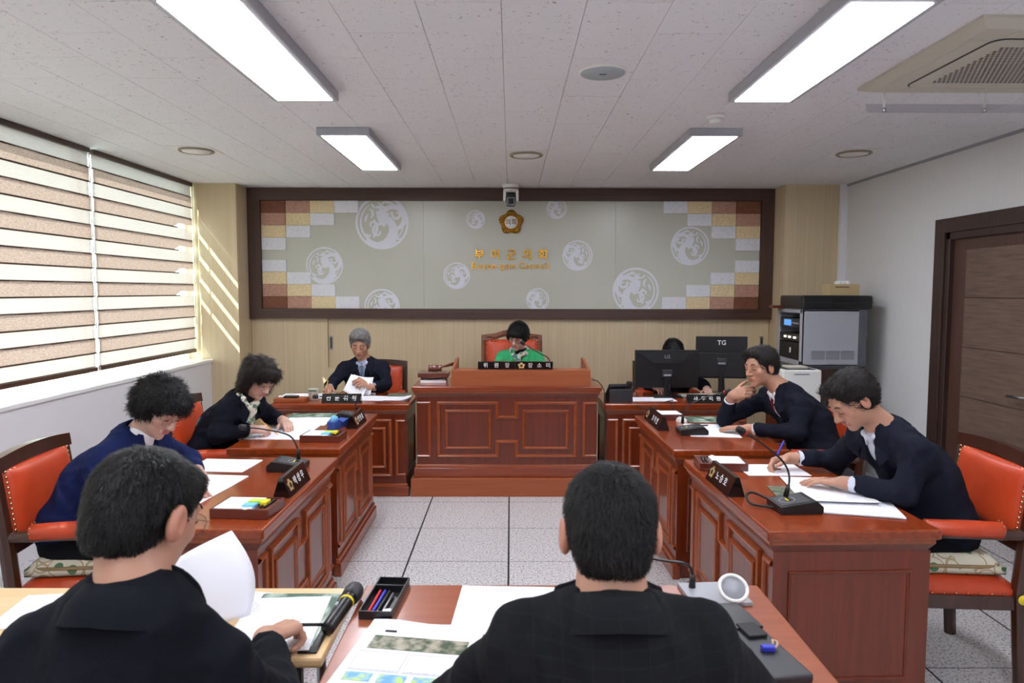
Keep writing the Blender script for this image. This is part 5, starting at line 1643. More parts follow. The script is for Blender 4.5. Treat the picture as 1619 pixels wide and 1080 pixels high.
def hand(S, W, d, n, side, curl, thumb=(0.75, 0.65, -0.25), spread=0.0, sc=1.0, fore=None):
    """five-fingered hand; W wrist, d finger direction, n back of the hand, curl = 4 x (knuckle, middle, tip) degrees"""
    W = V3(W); d = unit(d); n = V3(n); n = unit(n - d * (n @ d))
    lat = np.cross(n, d) if side == 'R' else np.cross(d, n)
    offs = (0.028, 0.0095, -0.0095, -0.027); fwd_ = (0.088, 0.092, 0.087, 0.078)
    lens = ((0.041, 0.025, 0.021), (0.046, 0.029, 0.022), (0.042, 0.027, 0.021), (0.032, 0.020, 0.018))
    fore = d if fore is None else unit(fore)
    S.cap(W - fore * 0.05, W + d * 0.015, 0.029 * sc, 0.026 * sc, 0.015, '+', (n, 0.78))
    S.ell(W + d * 0.05 * sc - n * 0.002, (0.046 * sc, 0.036 * sc, 0.0145 * sc), 0.012, '+', np.array([d, lat, n]))
    tips = []
    for i in range(4):
        b = W + (d * fwd_[i] + lat * offs[i]) * sc
        S.cap(W + (d * 0.025 + lat * offs[i] * 0.6) * sc, b, 0.0125 * sc, 0.0105 * sc, 0.010, '+')
        dd = unit(d + lat * spread * (1.5 - i)); a = 0.0; p = b
        r = [0.0096, 0.0088, 0.0080, 0.0068] if i < 3 else [0.0084, 0.0078, 0.0070, 0.0060]
        c = curl[i]
        for j in range(3):
            a += R(c[j])
            q = p + (dd * math.cos(a) - n * math.sin(a)) * lens[i][j] * sc
            S.cap(p, q, r[j] * sc, r[j + 1] * sc, 0.004, '+'); p = q
        tips.append(p)
    p = W + (d * 0.022 + lat * 0.020 - n * 0.004) * sc
    tdir = unit(lat * thumb[0] + d * thumb[1] + n * thumb[2])
    q = p + tdir * 0.044 * sc; S.cap(p, q, 0.0145 * sc, 0.0115 * sc, 0.012, '+')
    td2 = unit(tdir + d * 0.35); p2 = q + td2 * 0.032 * sc; S.cap(q, p2, 0.0112 * sc, 0.0100 * sc, 0.005, '+')
    td3 = unit(td2 + d * 0.25 - lat * 0.15); p3 = p2 + td3 * 0.024 * sc; S.cap(p2, p3, 0.0100 * sc, 0.0076 * sc, 0.004, '+')
    return tips, p3

RELAX = ((18, 22, 12), (20, 26, 14), (24, 30, 16), (28, 34, 18))
FLAT = ((6, 10, 6), (6, 12, 6), (8, 14, 8), (10, 16, 8))
PEN = ((42, 48, 18), (52, 55, 22), (64, 66, 30), (72, 70, 34))
CHIN = ((30, 46, 26), (34, 50, 28), (38, 54, 30), (44, 58, 30))
PINCH = ((36, 34, 12), (46, 46, 20), (56, 56, 26), (62, 60, 28))

def person(label, P, C, N, SL, SR, arms, head, head_fw, head_up, fwd, jacket, hair, hair_style,
           shirt='shirt_white', tie=None, sex='m', glasses=None, hJ=0.008, hH=0.0035, skin=None, collar=True, vneck=0.17, scarf=None,
           knees=None, badge=None, hs=1.0, lapel=True, origin=None, build=1.0, brow=True, strands=5000, ear=1.0):
    P, C, N, SL, SR, head = map(V3, (P, C, N, SL, SR, head))
    fwd = unit((fwd[0], fwd[1], 0)); left = np.array([-fwd[1], fwd[0], 0.0])
    root = thing('person', label, 'person', tuple(P * [1, 1, 0] + V3((0, 0, 0.48))), 0, 'people at the meeting')
    org = V3(root.location)
    skin = SKIN if skin is None else skin
    bw = build
    # ---- torso
    sp_up = unit(N - P)
    tf = unit(fwd - sp_up * (fwd @ sp_up))          # chest normal
    def torso(S, g, top=True):
        S.ell(P, ((0.178 + g) * bw, 0.145 + g, 0.15), 0.05, '+', np.array([left, tf, sp_up]))
        S.cap(P + sp_up * 0.02, C, (0.150 + g) * bw, (0.160 + g) * bw, 0.05, '+', (tf, 0.78))
        up_c = N - sp_up * 0.075
        S.cap(C, up_c, (0.160 + g) * bw, (0.128 + g) * bw, 0.05, '+', (tf, 0.76))
        S.cap(SL * 0.9 + N * 0.1 - sp_up * 0.045, SR * 0.9 + N * 0.1 - sp_up * 0.045, 0.066 + g, 0.066 + g, 0.04)
        for Sh in (SL, SR):
            S.cap(N - sp_up * 0.022, Sh + sp_up * 0.026, 0.046 + g * .6, 0.026 + g, 0.035)
    JS = Shape(); torso(JS, 0.012)
    for (sd, Sh, E, Wr) in (('L', SL, V3(arms['L'][0]), V3(arms['L'][1])), ('R', SR, V3(arms['R'][0]), V3(arms['R'][1]))):
        dw = unit(Wr - E)
        JS.cap(Sh - sp_up * 0.012, E, 0.057 * bw, 0.051, 0.022); JS.cap(E, Wr - dw * (0.062 if sex == 'm' else 0.045), 0.051, 0.041, 0.016)
    # collar roll round the back of the neck
    nk = unit(head - N)
    vtop = N + tf * 0.075 + sp_up * 0.03; vbot = P + sp_up * (np.linalg.norm(N - P) * 0.42) + tf * vneck
    if vneck:
        JS.cap(vtop, vbot, 0.052, 0.006, 0.008, '-')
    JS.cap(N - sp_up * 0.02, N + nk * 0.14, 0.052, 0.064, 0.012, '-')
    G = JS.field(hJ)
    X, Y, Z = G.grid()
    seed = int(abs(P[0] * 1000)) % 97
    w1 = wob(X, Y, Z, 30, seed); w2 = wob(X, Y, Z * f32(1.5), 55, seed + 1)
    w3 = wob(X * f32(1.2), Y, Z, 95, seed + 2)
    G.F += f32(0.0065) * np.abs(w1) + f32(0.0065) * np.abs(w2) + f32(0.0028) * np.abs(w3) - f32(0.006)
    Vj, Qj = G.mesh()
    jk = np_mesh('jacket', Vj, Qj, jacket, root, org, None, 1)
    if collar:
        cb = MB(); vs_ = []; fs_ = []; nA = 25; uc = unit(sp_up * 0.45 + nk * 0.55)
        for i_, a in enumerate(np.linspace(R(-138), R(138), nA)):
            dd = -tf * math.cos(a) + left * math.sin(a)
            q_ = abs(a) / R(138)
            fs0 = -0.012 * max(0.0, 1 - 2.2 * abs(fwd @ sp_up)) + 0.050 * q_ ** 2
            lo_ = N + dd * (0.100 + 0.016 * math.sin(abs(a))) + sp_up * (-0.012 - 0.075 * q_ ** 2) + tf * fs0
            hi_ = N + dd * (0.071 + 0.008 * math.sin(abs(a))) + uc * (0.048 - 0.070 * q_ ** 2) + tf * fs0
            in_ = N + dd * (0.065 + 0.008 * math.sin(abs(a))) + uc * (0.044 - 0.070 * q_ ** 2) + tf * fs0
            md_ = (lo_ + hi_) / 2 + dd * 0.006
            dn_ = in_ - sp_up * 0.05
            vs_ += [tuple(p_ - org) for p_ in (lo_, md_, hi_, in_, dn_)]
        for i_ in range(nA - 1):
            for j_ in range(4):
                q_ = i_ * 5 + j_; fs_.append((q_, q_ + 5, q_ + 6, q_ + 1))
        cb.add(vs_, fs_, True); cb.build('jacket_collar', jacket, root)
    if lapel and vneck:
        Lp = G.like()
        dv = Lp.dist(('cap', vtop, vbot, 0.052, 0.006, 0, '-', None), (slice(None),) * 3)
        lf = (X - f32(N[0])) * f32(tf[0]) + (Y - f32(N[1])) * f32(tf[1]) + (Z - f32(N[2])) * f32(tf[2])
        lz = (X - f32(N[0])) * f32(sp_up[0]) + (Y - f32(N[1])) * f32(sp_up[1]) + (Z - f32(N[2])) * f32(sp_up[2])
        wl = np.clip(f32(0.020) + (lz + f32(0.30)) * f32(0.12), 0.012, 0.052)
        notch = np.abs(lz + f32(0.075) ) - f32(0.006)
        F2 = np.maximum(G.F - f32(0.008), dv - wl)
        F2 = np.maximum(F2, f32(0.03) - lf)
        F2 = np.maximum(F2, -(np.maximum(notch, f32(0.026) - dv)))
        Lp.F = F2.astype(f32)
        if (Lp.F < 0).any():
            Vl, Ql = Lp.mesh(); np_mesh('lapels', Vl, Ql, jacket, root, org, None, 1)
    if vneck:
        SS = Shape(); torso(SS, -0.004)
        SS.cap(N - sp_up * 0.03, N + nk * 0.022 + tf * 0.006, 0.062, 0.058, 0.02)
        Gs = SS.field(max(hJ, 0.007))
        Vs, Qs = Gs.mesh(); sh = np_mesh('shirt', Vs, Qs, shirt, root, org, None, 1)
        if sex == 'm':
            CS = Shape()
            for s in (-1, 1):
                pts = []
                for a in np.linspace(0, 1, 7):
                    an = R(180 - 168 * a)
                    dd = tf * math.cos(an) + left * s * math.sin(an)
                    pts.append(N + dd * (0.058 + 0.006 * a) + nk * (0.034 - 0.032 * a ** 3) + tf * (0.010 + 0.010 * a))
                CS.path(pts, [0.011, 0.012, 0.012, 0.012, 0.013, 0.014, 0.008], 0.006)
                CS.cap(pts[-1], pts[-1] + left * s * 0.022 - sp_up * 0.035 + tf * 0.006, 0.011, 0.005, 0.008)
            Vc, Qc = CS.field(0.004).mesh(); np_mesh('shirt_collar', Vc, Qc, shirt, root, org, None, 1)
        if tie:
            Xs, Ys, Zs = Gs.grid()
            lx = (Xs - f32(N[0])) * f32(left[0]) + (Ys - f32(N[1])) * f32(left[1])
            lz = (Xs - f32(N[0])) * f32(sp_up[0]) + (Ys - f32(N[1])) * f32(sp_up[1]) + (Zs - f32(N[2])) * f32(sp_up[2])
            lf = (Xs - f32(N[0])) * f32(tf[0]) + (Ys - f32(N[1])) * f32(tf[1]) + (Zs - f32(N[2])) * f32(tf[2])
            wt_ = np.where(lz > -0.035, 0.020 + (lz + 0.035) * 0.15, 0.016 + (-0.035 - lz) * 0.085)
            T = Gs.like(); T.F = np.maximum(np.maximum(Gs.F - f32(0.008), np.abs(lx) - wt_), np.maximum(f32(0.02) - lf, lz - f32(0.012))).astype(f32)
            if (T.F < 0).any():
                Vt, Qt = T.mesh(); np_mesh('necktie', Vt, Qt, tie, root, org, None, 1)
    # ---- legs
    if knees is None:
        knees = (P + fwd * 0.42 + left * 0.10 - V3((0, 0, 0.02)), P + fwd * 0.42 - left * 0.10 - V3((0, 0, 0.02)))
    LS = Shape()
    LS.ell(P - V3((0, 0, 0.03)), (0.165, 0.14, 0.12), 0.04, '+', np.array([left, fwd, (0, 0, 1)]))
    shoes = Shape()
    for s, kn in ((1, V3(knees[0])), (-1, V3(knees[1]))):
        hip = P + left * s * 0.09 - V3((0, 0, 0.03)); an = np.array([kn[0], kn[1], 0.09]) - fwd * 0.06
        LS.cap(hip, kn, 0.088, 0.064, 0.04); LS.cap(kn, an, 0.062, 0.046, 0.03)
    Vg, Qg = LS.field(0.014).mesh(); np_mesh('trousers', Vg, Qg, 'trousers_dark', root, org, None, 1)
    for s, kn in ((1, V3(knees[0])), (-1, V3(knees[1]))):
        an = np.array([kn[0], kn[1], 0.04]) - fwd * 0.07
        sh_ = Shape(); sh_.cap(an - fwd * 0.02, an + fwd * 0.17, 0.040, 0.032, 0.02, '+', ((0, 0, 1), 0.85)); sh_.cap(an, an + V3((0, 0, 0.06)), 0.042, 0.04, 0.02)
        Vg, Qg = sh_.field(0.010).mesh(); np_mesh('shoe', Vg, Qg, 'shoe_black', root, org, None, 1)
    # ---- head
    fr = frame(head_fw, head_up)
    def hp(x, y, z): return head + (fr[0] * x + fr[1] * y + fr[2] * z) * hs
    def he(S, c, r, k, op='+'): S.ell(hp(*c), V3(r) * hs, k, op, fr)
    HS = Shape()
    fem = sex == 'f'
    he(HS, (0, -.012, .035), (.074, .093, .078), .02)
    he(HS, (0, .030, .0), (.062 if not fem else .060, .060, .085), .02)
    he(HS, (0, .028, -.058), (.056 if not fem else .050, .056, .050), .025)
    he(HS, (0, .066, -.094), (.024 if not fem else .019, .021, .018), .02)
    for s in (-1, 1):
        he(HS, (s * .040, .058, -.018), (.022, .022, .022), .015)
        he(HS, (s * .031, .094, .006), (.019, .015, .011), .012, '-')
        he(HS, (s * .030, .0775, .005), (.0150, .0130, .0120), .005)
        he(HS, (s * (.0775 + .006 * (ear - 1) * 2), -.006, -.006), (.0095 * ear, .021, .033), .006)
        he(HS, (s * (.0865 + .012 * (ear - 1)), .000, -.003), (.006, .010, .018), .006, '-')
        he(HS, (s * .013, .098, -.030), (.0095, .010, .0085), .006)
    HS.cap(hp(-.036, .080, .026), hp(.036, .080, .026), .010 * hs, .010 * hs, .014)
    HS.cap(hp(0, .086, .020), hp(0, .110, -.026), .0075 * hs, .0125 * hs, .010)
    HS.cap(hp(-.019, .088, -.055), hp(.019, .088, -.055), .0055 * hs, .0055 * hs, .008)
    HS.cap(hp(-.016, .087, -.0655), hp(.016, .087, -.0655), .0062 * hs, .0062 * hs, .007)
    HS.cap(hp(-.019, .0945, -.0603), hp(.019, .0945, -.0603), .0012, .0012, .003, '-')
    nr = .054 if not fem else .046
    HS.cap(hp(0, -.022, -.045), N + nk * 0.01, nr * hs, nr * 1.05, .03)
    HS.cap(N + nk * 0.02, N - sp_up * 0.06, nr * 1.05, 0.075, .03)
    Gh = HS.field(hH)
    Vh, Qh = Gh.mesh()
    # colour: lips, cheeks, brows shade
    loc_ = ((Vh - head) @ fr.T) / hs
    col = np.repeat(skin[None], len(Vh), 0)
    lip = np.clip(1.25 - np.sqrt((np.maximum(np.abs(loc_[:, 0]) - .012, 0) / .009) ** 2 + ((loc_[:, 2] + .0605) / .0105) ** 2), 0, 1) * (loc_[:, 1] > .07)
    lipc = np.array(srgb(176, 92, 88)[:3]) if not fem else np.array(srgb(188, 66, 76)[:3])
    col = col * (1 - lip[:, None] * .75) + lipc * lip[:, None] * .75
    red = np.exp(-(((np.abs(loc_[:, 0]) - .045) / .022) ** 2 + ((loc_[:, 2] + .028) / .022) ** 2)) * (loc_[:, 1] > .03) * .20
    earm = np.clip((np.abs(loc_[:, 0]) - .074) / .006, 0, 1) * (np.abs(loc_[:, 2]) < .045) * .4
    rr_ = np.clip(red + earm, 0, 1)[:, None]
    col = col * (1 - rr_) + np.array(srgb(206, 128, 108)[:3]) * rr_
    parts = [(Vh, Qh, col)]
    # ---- hands on finer skins of the same body
    hand_info = {}
    for sd in ('L', 'R'):
        E, Wr, d, n, curl, th_ = arms[sd][:6]
        Hs = Shape()
        hand_info[sd] = hand(Hs, Wr, d, n, sd, curl, th_, arms[sd][6] if len(arms[sd]) > 6 else 0.0, 0.93 if fem else 1.0, V3(Wr) - V3(E))
        Hs.cap(V3(E) * 0.35 + V3(Wr) * 0.65, Wr, 0.034, 0.027, 0.015)
        Va, Qa = Hs.field(0.0028 if hH < 0.0045 else 0.0034).mesh()
        parts.append((Va, Qa, np.repeat((skin * 0.97)[None], len(Va), 0)))
        dw = unit(V3(Wr) - V3(E))
        if sex == 'm':
            cf = Shape(); cf.cap(V3(Wr) - dw * 0.05, V3(Wr) - dw * 0.004, 0.037, 0.037, 0.01); cf.cap(V3(Wr) + dw * 0.002, V3(Wr) + dw * 0.08, 0.05, 0.05, 0.003, '-')
            Vc, Qc = cf.field(0.005).mesh(); np_mesh('shirt_cuff', Vc, Qc, shirt, root, org, None, 0)
    # ---- a coarse trunk and limbs under the clothes complete the body
    BS = Shape(); torso(BS, -0.02)
    for sd, Sh in (('L', SL), ('R', SR)):
        E, Wr = V3(arms[sd][0]), V3(arms[sd][1]); BS.cap(Sh, E, 0.046, 0.038, 0.03); BS.cap(E, Wr, 0.038, 0.024, 0.02)
    Vb, Qb = BS.field(0.014).mesh(); parts.append((Vb, Qb, np.repeat(skin[None], len(Vb), 0)))
    VV = []; QQ = []; CC = []; o = 0
    for v_, q_, c_ in parts:
        VV.append(v_); QQ.append(q_ + o); CC.append(c_); o += len(v_)
    np_mesh('body', np.concatenate(VV), np.concatenate(QQ), 'skin', root, org, np.concatenate(CC), 1)
    # ---- brows, lashes
    if brow:
        for s in (-1, 1):
            eb = MB(); el = MB()
            def tow(x, z, off):   # point on the face at local x, z
                m_ = (np.abs(loc_[:, 0] - x) < .004) & (np.abs(loc_[:, 2] - z) < .004) & (loc_[:, 1] > .03)
                y = loc_[m_, 1].max() if m_.any() else .085
                return hp(x, y + off, z) - org
            eb.tube([tow(s * x, z, .0008) for x, z in ((.016, .029), (.026, .034), (.038, .034), (.048, .028))], [.0022, .0032, .0028, .0012], 6)
            el.tube([tow(s * x, z, .0006) for x, z in ((.017, .0035), (.024, .0000), (.031, -.0015), (.038, .0000), (.045, .0045))], [.0008, .0016, .0018, .0016, .0009], 6)
            eb.build('eyebrow', 'brow', root); el.build('eyelashes', 'lash', root)
    if glasses:
        gm = MATS[glasses]; ge = MB()
        yl = .1045
        for s in (-1, 1):
            cx_, cz = s * .033, -.002
            ge.tube([hp(cx_ + .0245 * math.copysign(abs(math.cos(a)) ** .8, math.cos(a)), yl - .010 * abs(cx_ + .0245 * math.cos(a)) / .06, cz + .0195 * math.copysign(abs(math.sin(a)) ** .8, math.sin(a))) - org for a in [2 * PI * i / 28 for i in range(29)]], .0012 * hs if 'gold' in glasses else .0017, 6)
            ge.tube([hp(s * .058, yl - .012, .004) - org, hp(s * .072, .085, .006) - org, hp(s * .0775, .02, .006) - org, hp(s * .079, -.012, .002) - org], .0012, 6)
        ge.tube([hp(-.009, yl - .001, .002) - org, hp(0, yl + .003, .005) - org, hp(.009, yl - .001, .002) - org], .0012, 6)
        gl = ge.build('glasses', glasses, root)
        for s in (-1, 1):
            le = MB(); vs_ = [hp(s * .033, yl - .004, -.002) - org] + [hp(s * .033 + .0235 * math.cos(a), yl - .008 * abs(s * .033 + .0235 * math.cos(a)) / .06, -.002 + .0185 * math.sin(a)) - org for a in [2 * PI * i / 24 for i in range(24)]]
            le.add([tuple(v_) for v_ in vs_], [(0, i + 1, (i + 1) % 24 + 1) for i in range(24)], True); le.build('lens', 'lens_glass', gl)
    # ---- hair
    A = Shape(); hair_style(A, he, hp)
    Ga = A.field(max(hH, 0.0035))
    X, Y, Z = Ga.grid()
    amp, fq = getattr(hair_style, 'amp', 0.0022), getattr(hair_style, 'fq', 150)
    # locks: noise stretched along the head's up axis
    lx = (X - f32(head[0])) * f32(fr[0][0]) + (Y - f32(head[1])) * f32(fr[0][1]) + (Z - f32(head[2])) * f32(fr[0][2])
    ly = (X - f32(head[0])) * f32(fr[1][0]) + (Y - f32(head[1])) * f32(fr[1][1]) + (Z - f32(head[2])) * f32(fr[1][2])
    lz = (X - f32(head[0])) * f32(fr[2][0]) + (Y - f32(head[1])) * f32(fr[2][1]) + (Z - f32(head[2])) * f32(fr[2][2])
    st = getattr(hair_style, 'stretch', 0.4)
    Ga.F += f32(amp) * wob(lx, ly, lz * f32(st), fq, seed + 5) + f32(amp * .6) * wob(lx, ly, lz * f32(st), fq * 2.1, seed + 9)
    Va, Qa = Ga.mesh()
    rs = np.random.RandomState(seed + 11)
    ns = strands
    qi = rs.randint(0, len(Qa), ns); w4 = rs.dirichlet((1, 1, 1, 1), ns)
    pc_ = (Va[Qa[qi]] * w4[:, :, None]).sum(1)
    nn = np.cross(Va[Qa[qi, 1]] - Va[Qa[qi, 0]], Va[Qa[qi, 3]] - Va[Qa[qi, 0]]); nn /= np.maximum(np.linalg.norm(nn, axis=1), 1e-9)[:, None]
    crown = hp(*getattr(hair_style, 'crown', (0.01, -.045, .12)))
    fl = (pc_ - crown); fl /= np.maximum(np.linalg.norm(fl, axis=1), 1e-9)[:, None]
    curl_ = getattr(hair_style, 'curl', 0.25)
    fl = fl + rs.normal(size=fl.shape) * curl_
    fl -= nn * (fl * nn).sum(1)[:, None]; fl /= np.maximum(np.linalg.norm(fl, axis=1), 1e-9)[:, None]
    sd_ = np.cross(fl, nn)
    Ls = (getattr(hair_style, 'slen', .018) * rs.uniform(.6, 1.4, ns))[:, None]
    lift = getattr(hair_style, 'lift', .22)
    wd = (getattr(hair_style, 'sw', .0011) * rs.uniform(.7, 1.3, ns))[:, None]
    p0 = pc_ - nn * .002; p1 = pc_ + fl * Ls * .55 + nn * Ls * lift; p2 = pc_ + fl * Ls + nn * Ls * lift * 1.1
    SV = np.stack([p0 - sd_ * wd, p0 + sd_ * wd, p1 + sd_ * wd * .8, p1 - sd_ * wd * .8, p2 + sd_ * wd * .2, p2 - sd_ * wd * .2], 1).reshape(-1, 3)
    b0 = np.arange(ns)[:, None] * 6
    SQ = np.concatenate([b0 + np.array([[0, 1, 2, 3]]), b0 + np.array([[3, 2, 4, 5]])])
    ho = np_mesh('hair', np.concatenate([Va, SV]), np.concatenate([Qa, SQ + len(Va)]), hair, root, org, None, 0)
    # ---- scarf
    if scarf:
        SC = Shape()
        pts = []
        for a in np.linspace(0, 2 * PI, 15):
            dd = tf * math.cos(a) + left * math.sin(a)
            pts.append(N + dd * 0.068 + nk * (0.022 + 0.014 * math.sin(3 * a)) + tf * 0.014 - sp_up * (0.030 * max(0, math.cos(a))))
        SC.path(pts, [0.020] * 15, 0.012)
        kn = N + tf * 0.098 - sp_up * 0.035
        SC.ell(kn, (0.026, 0.024, 0.024), 0.012)
        for s in (-1, 1):
            SC.path([kn, kn + left * s * 0.018 - sp_up * 0.07 + tf * 0.022, kn + left * s * 0.036 - sp_up * 0.15 + tf * 0.034], [0.016, 0.022, 0.026], 0.012, '+', (tf, 0.45))
        Gc = SC.field(0.005); X, Y, Z = Gc.grid(); Gc.F += f32(0.003) * wob(X, Y, Z, 120, 3)
        Vc, Qc = Gc.mesh(); np_mesh('scarf', Vc, Qc, scarf, root, org, None, 0)
    # ---- name badge on the chest (left side)
    if badge:
        u, w_ = badge
        lxx = (Vj - N) @ left; lzz = (Vj - N) @ sp_up; lff = (Vj - N) @ tf
        m_ = (np.abs(lxx - u) < .02) & (np.abs(lzz - w_) < .02)
        if m_.any():
            q = N + left * u + sp_up * w_ + tf * (lff[m_].max() + 0.007)
            M = Matrix(((-left[0], tf[0], sp_up[0], q[0] - org[0]), (-left[1], tf[1], sp_up[1], q[1] - org[1]), (-left[2], tf[2], sp_up[2], q[2] - org[2]), (0, 0, 0, 1)))
            MB().box(-.033, .033, -.002, .002, -.010, .010, 0, M).build('name_badge', 'white_print', root)
            MB().box(-.020, .020, .002, .0026, -.004, .004, 0, M).build('badge_print', 'plastic_grey', root)
            MB().lathe([(.010, 0), (.008, .003), (0, .004)], 10, M @ Matrix.Translation((0, 0, .035)) @ Matrix.Rotation(-PI / 2, 4, 'X')).build('lapel_pin', 'gold', root)
    return root, hand_info, fr

# ------------------------------------------------------------------ hair styles (head frame: x right, y forward, z up)
def hs_short(S, he, hp):
    he(S, (0, -.016, .046), (.083, .099, .088), .02)
    he(S, (0, -.040, -.008), (.077, .070, .070), .03)
    he(S, (.01, .055, .092), (.058, .040, .030), .03)
    he(S, (0, .128, .000), (.084, .072, .086), .02, '-')
    for s in (-1, 1): he(S, (s * .090, .012, -.024), (.024, .038, .046), .012, '-')
    he(S, (0, -.03, -.115), (.12, .12, .045), .015, '-')
hs_short.amp = .0022; hs_short.fq = 190; hs_short.slen = .020; hs_short.lift = .30; hs_short.crown = (.03, .14, .06)
def hs_side(S, he, hp):           # parted, a little longer on top
    he(S, (0, -.016, .044), (.084, .101, .086), .02)
    he(S, (0, -.040, -.006), (.079, .072, .072), .03)
    he(S, (.02, .048, .088), (.055, .036, .026), .03)
    he(S, (0, .124, .002), (.084, .072, .088), .02, '-')
    for s in (-1, 1): he(S, (s * .092, .010, -.026), (.024, .034, .044), .012, '-')
    he(S, (0, -.03, -.115), (.12, .12, .045), .015, '-')
hs_side.amp = .0034; hs_side.fq = 130; hs_side.crown = (.03, .14, .05); hs_side.slen = .022
def hs_crop(S, he, hp):           # close crop seen from behind, thin at the crown
    he(S, (0, -.015, .038), (.080, .099, .083), .02)
    he(S, (0, -.042, -.018), (.068, .066, .074), .03)
    he(S, (0, .055, .072), (.055, .040, .028), .03)
    he(S, (0, .125, -.020), (.080, .075, .092), .02, '-')
    for s in (-1, 1): he(S, (s * .096, .004, -.018), (.034, .034, .050), .012, '-')
    he(S, (0, -.03, -.118), (.12, .12, .045), .02, '-')
hs_crop.amp = .0012; hs_crop.fq = 260; hs_crop.slen = .013; hs_crop.lift = .24; hs_crop.sw = .0006
def hs_perm(S, he, hp):           # full, teased short hair
    he(S, (0, -.020, .050), (.098, .112, .092), .03)
    he(S, (0, -.055, .000), (.088, .075, .075), .03)
    he(S, (0, .060, .075), (.070, .055, .042), .03)
    for s in (-1, 1):
        he(S, (s * .070, -.018, .012), (.034, .052, .056), .02)
    he(S, (0, .132, -.040), (.084, .090, .092), .02, '-')
    he(S, (0, -.02, -.135), (.14, .14, .055), .02, '-')
hs_perm.amp = .0075; hs_perm.fq = 95; hs_perm.stretch = .8; hs_perm.curl = .6; hs_perm.slen = .034; hs_perm.lift = .16; hs_perm.sw = .0008
def hs_bob(S, he, hp):            # chin-length wavy bob
    he(S, (0, -.020, .045), (.098, .112, .092), .03)
    he(S, (0, -.060, -.010), (.092, .070, .085), .03)
    he(S, (0, .055, .080), (.066, .050, .034), .03)
    for s in (-1, 1):
        he(S, (s * .080, -.020, -.018), (.030, .050, .070), .025)
        he(S, (s * .080, -.022, -.062), (.030, .042, .030), .02)
    he(S, (0, .128, -.042), (.074, .088, .098), .02, '-')
    he(S, (0, .0, -.150), (.14, .14, .050), .02, '-')
hs_bob.amp = .0065; hs_bob.fq = 80; hs_bob.stretch = .6; hs_bob.curl = .4; hs_bob.slen = .040; hs_bob.lift = .12; hs_bob.sw = .0008
def hs_bowl(S, he, hp):           # smooth short cut with a full fringe
    he(S, (0, -.014, .044), (.090, .104, .088), .03)
    he(S, (0, -.045, -.005), (.084, .070, .075), .03)
    he(S, (0, .062, .055), (.064, .040, .036), .03)
    for s in (-1, 1): he(S, (s * .074, .015, .010), (.020, .040, .040), .02)
    he(S, (0, .135, -.048), (.078, .080, .088), .015, '-')
    he(S, (0, -.02, -.125), (.14, .14, .055), .02, '-')
hs_bowl.amp = .0025; hs_bowl.fq = 120
# ------------------------------------------------------------------ the nine people
UP = (0, 0, 1)
# man writing, right near desk
person('man in a navy suit and open pale shirt writing at the near right desk', P=(1.845, 3.02, 0.60), C=(1.78, 3.03, 0.80), N=(1.625, 3.05, 1.015), SL=(1.66, 2.86, 0.965), SR=(1.60, 3.235, 0.965),
       arms={'L': ((1.60, 2.835, 0.795), (1.445, 3.035, 0.788), (-0.75, 0.62, -0.08), UP, FLAT, (0.6, 0.75, -0.2), 0.05),
             'R': ((1.59, 3.40, 0.80), (1.372, 3.435, 0.800), (-1, -0.05, -0.12), (0.0, 0.45, 0.9), PEN, (0.55, 0.75, -0.45))},
       head=(1.478, 3.05, 1.145), head_fw=(-0.80, -0.16, -0.62), head_up=(-0.55, 0, 0.85), fwd=(-1, -0.08), jacket='suit_navy', hair='hair_dark', hair_style=hs_side,
       shirt='shirt_pale', vneck=0.165, hH=0.003, hJ=0.007)
# man resting his chin
person('man in a navy suit and dark red tie resting his chin on his hand', P=(1.84, 4.22, 0.60), C=(1.80, 4.26, 0.80), N=(1.675, 4.33, 1.0), SL=(1.70, 4.14, 0.945), SR=(1.64, 4.51, 0.945),
       arms={'L': ((1.66, 4.06, 0.80), (1.44, 4.26, 0.785), (-0.75, 0.62, -0.05), UP, FLAT, (0.6, 0.75, -0.2)),
             'R': ((1.375, 4.53, 0.795), (1.385, 4.42, 0.962), (0.68, -0.60, 0.34), (-0.70, -0.60, 0.30), CHIN, (0.6, 0.7, -0.2))},
       head=(1.538, 4.35, 1.150), head_fw=(-0.86, -0.42, -0.14), head_up=(-0.1, 0, 1), fwd=(-1, -0.12), jacket='suit_navy2', hair='hair_dark', hair_style=hs_side,
       shirt='shirt_white', tie='tie_red', vneck=0.16, hJ=0.0065)
# woman in blue, left near desk
person('woman in a blue jacket with short black hair and glasses bent over her papers', P=(-1.83, 2.96, 0.60), C=(-1.76, 2.98, 0.79), N=(-1.605, 3.02, 0.985), SL=(-1.60, 3.19, 0.93), SR=(-1.66, 2.85, 0.93),
       arms={'L': ((-1.56, 3.40, 0.80), (-1.44, 3.22, 0.785), (0.5, -0.85, -0.05), UP, FLAT, (0.6, 0.75, -0.2)),
             'R': ((-1.62, 2.75, 0.80), (-1.40, 2.90, 0.785), (0.9, 0.4, -0.05), UP, RELAX, (0.6, 0.75, -0.2))},
       head=(-1.505, 3.02, 1.105), head_fw=(0.78, -0.36, -0.50), head_up=(0.45, 0, 0.88), fwd=(1, -0.05), jacket='jacket_blue', hair='hair_black', hair_style=hs_perm, strands=11000,
       shirt='shirt_white', vneck=0.15, sex='f', glasses='eyewear_gold', skin=SKIN_F, hH=0.003, hJ=0.007, build=0.92, badge=(0.09, -0.14), hs=0.97)
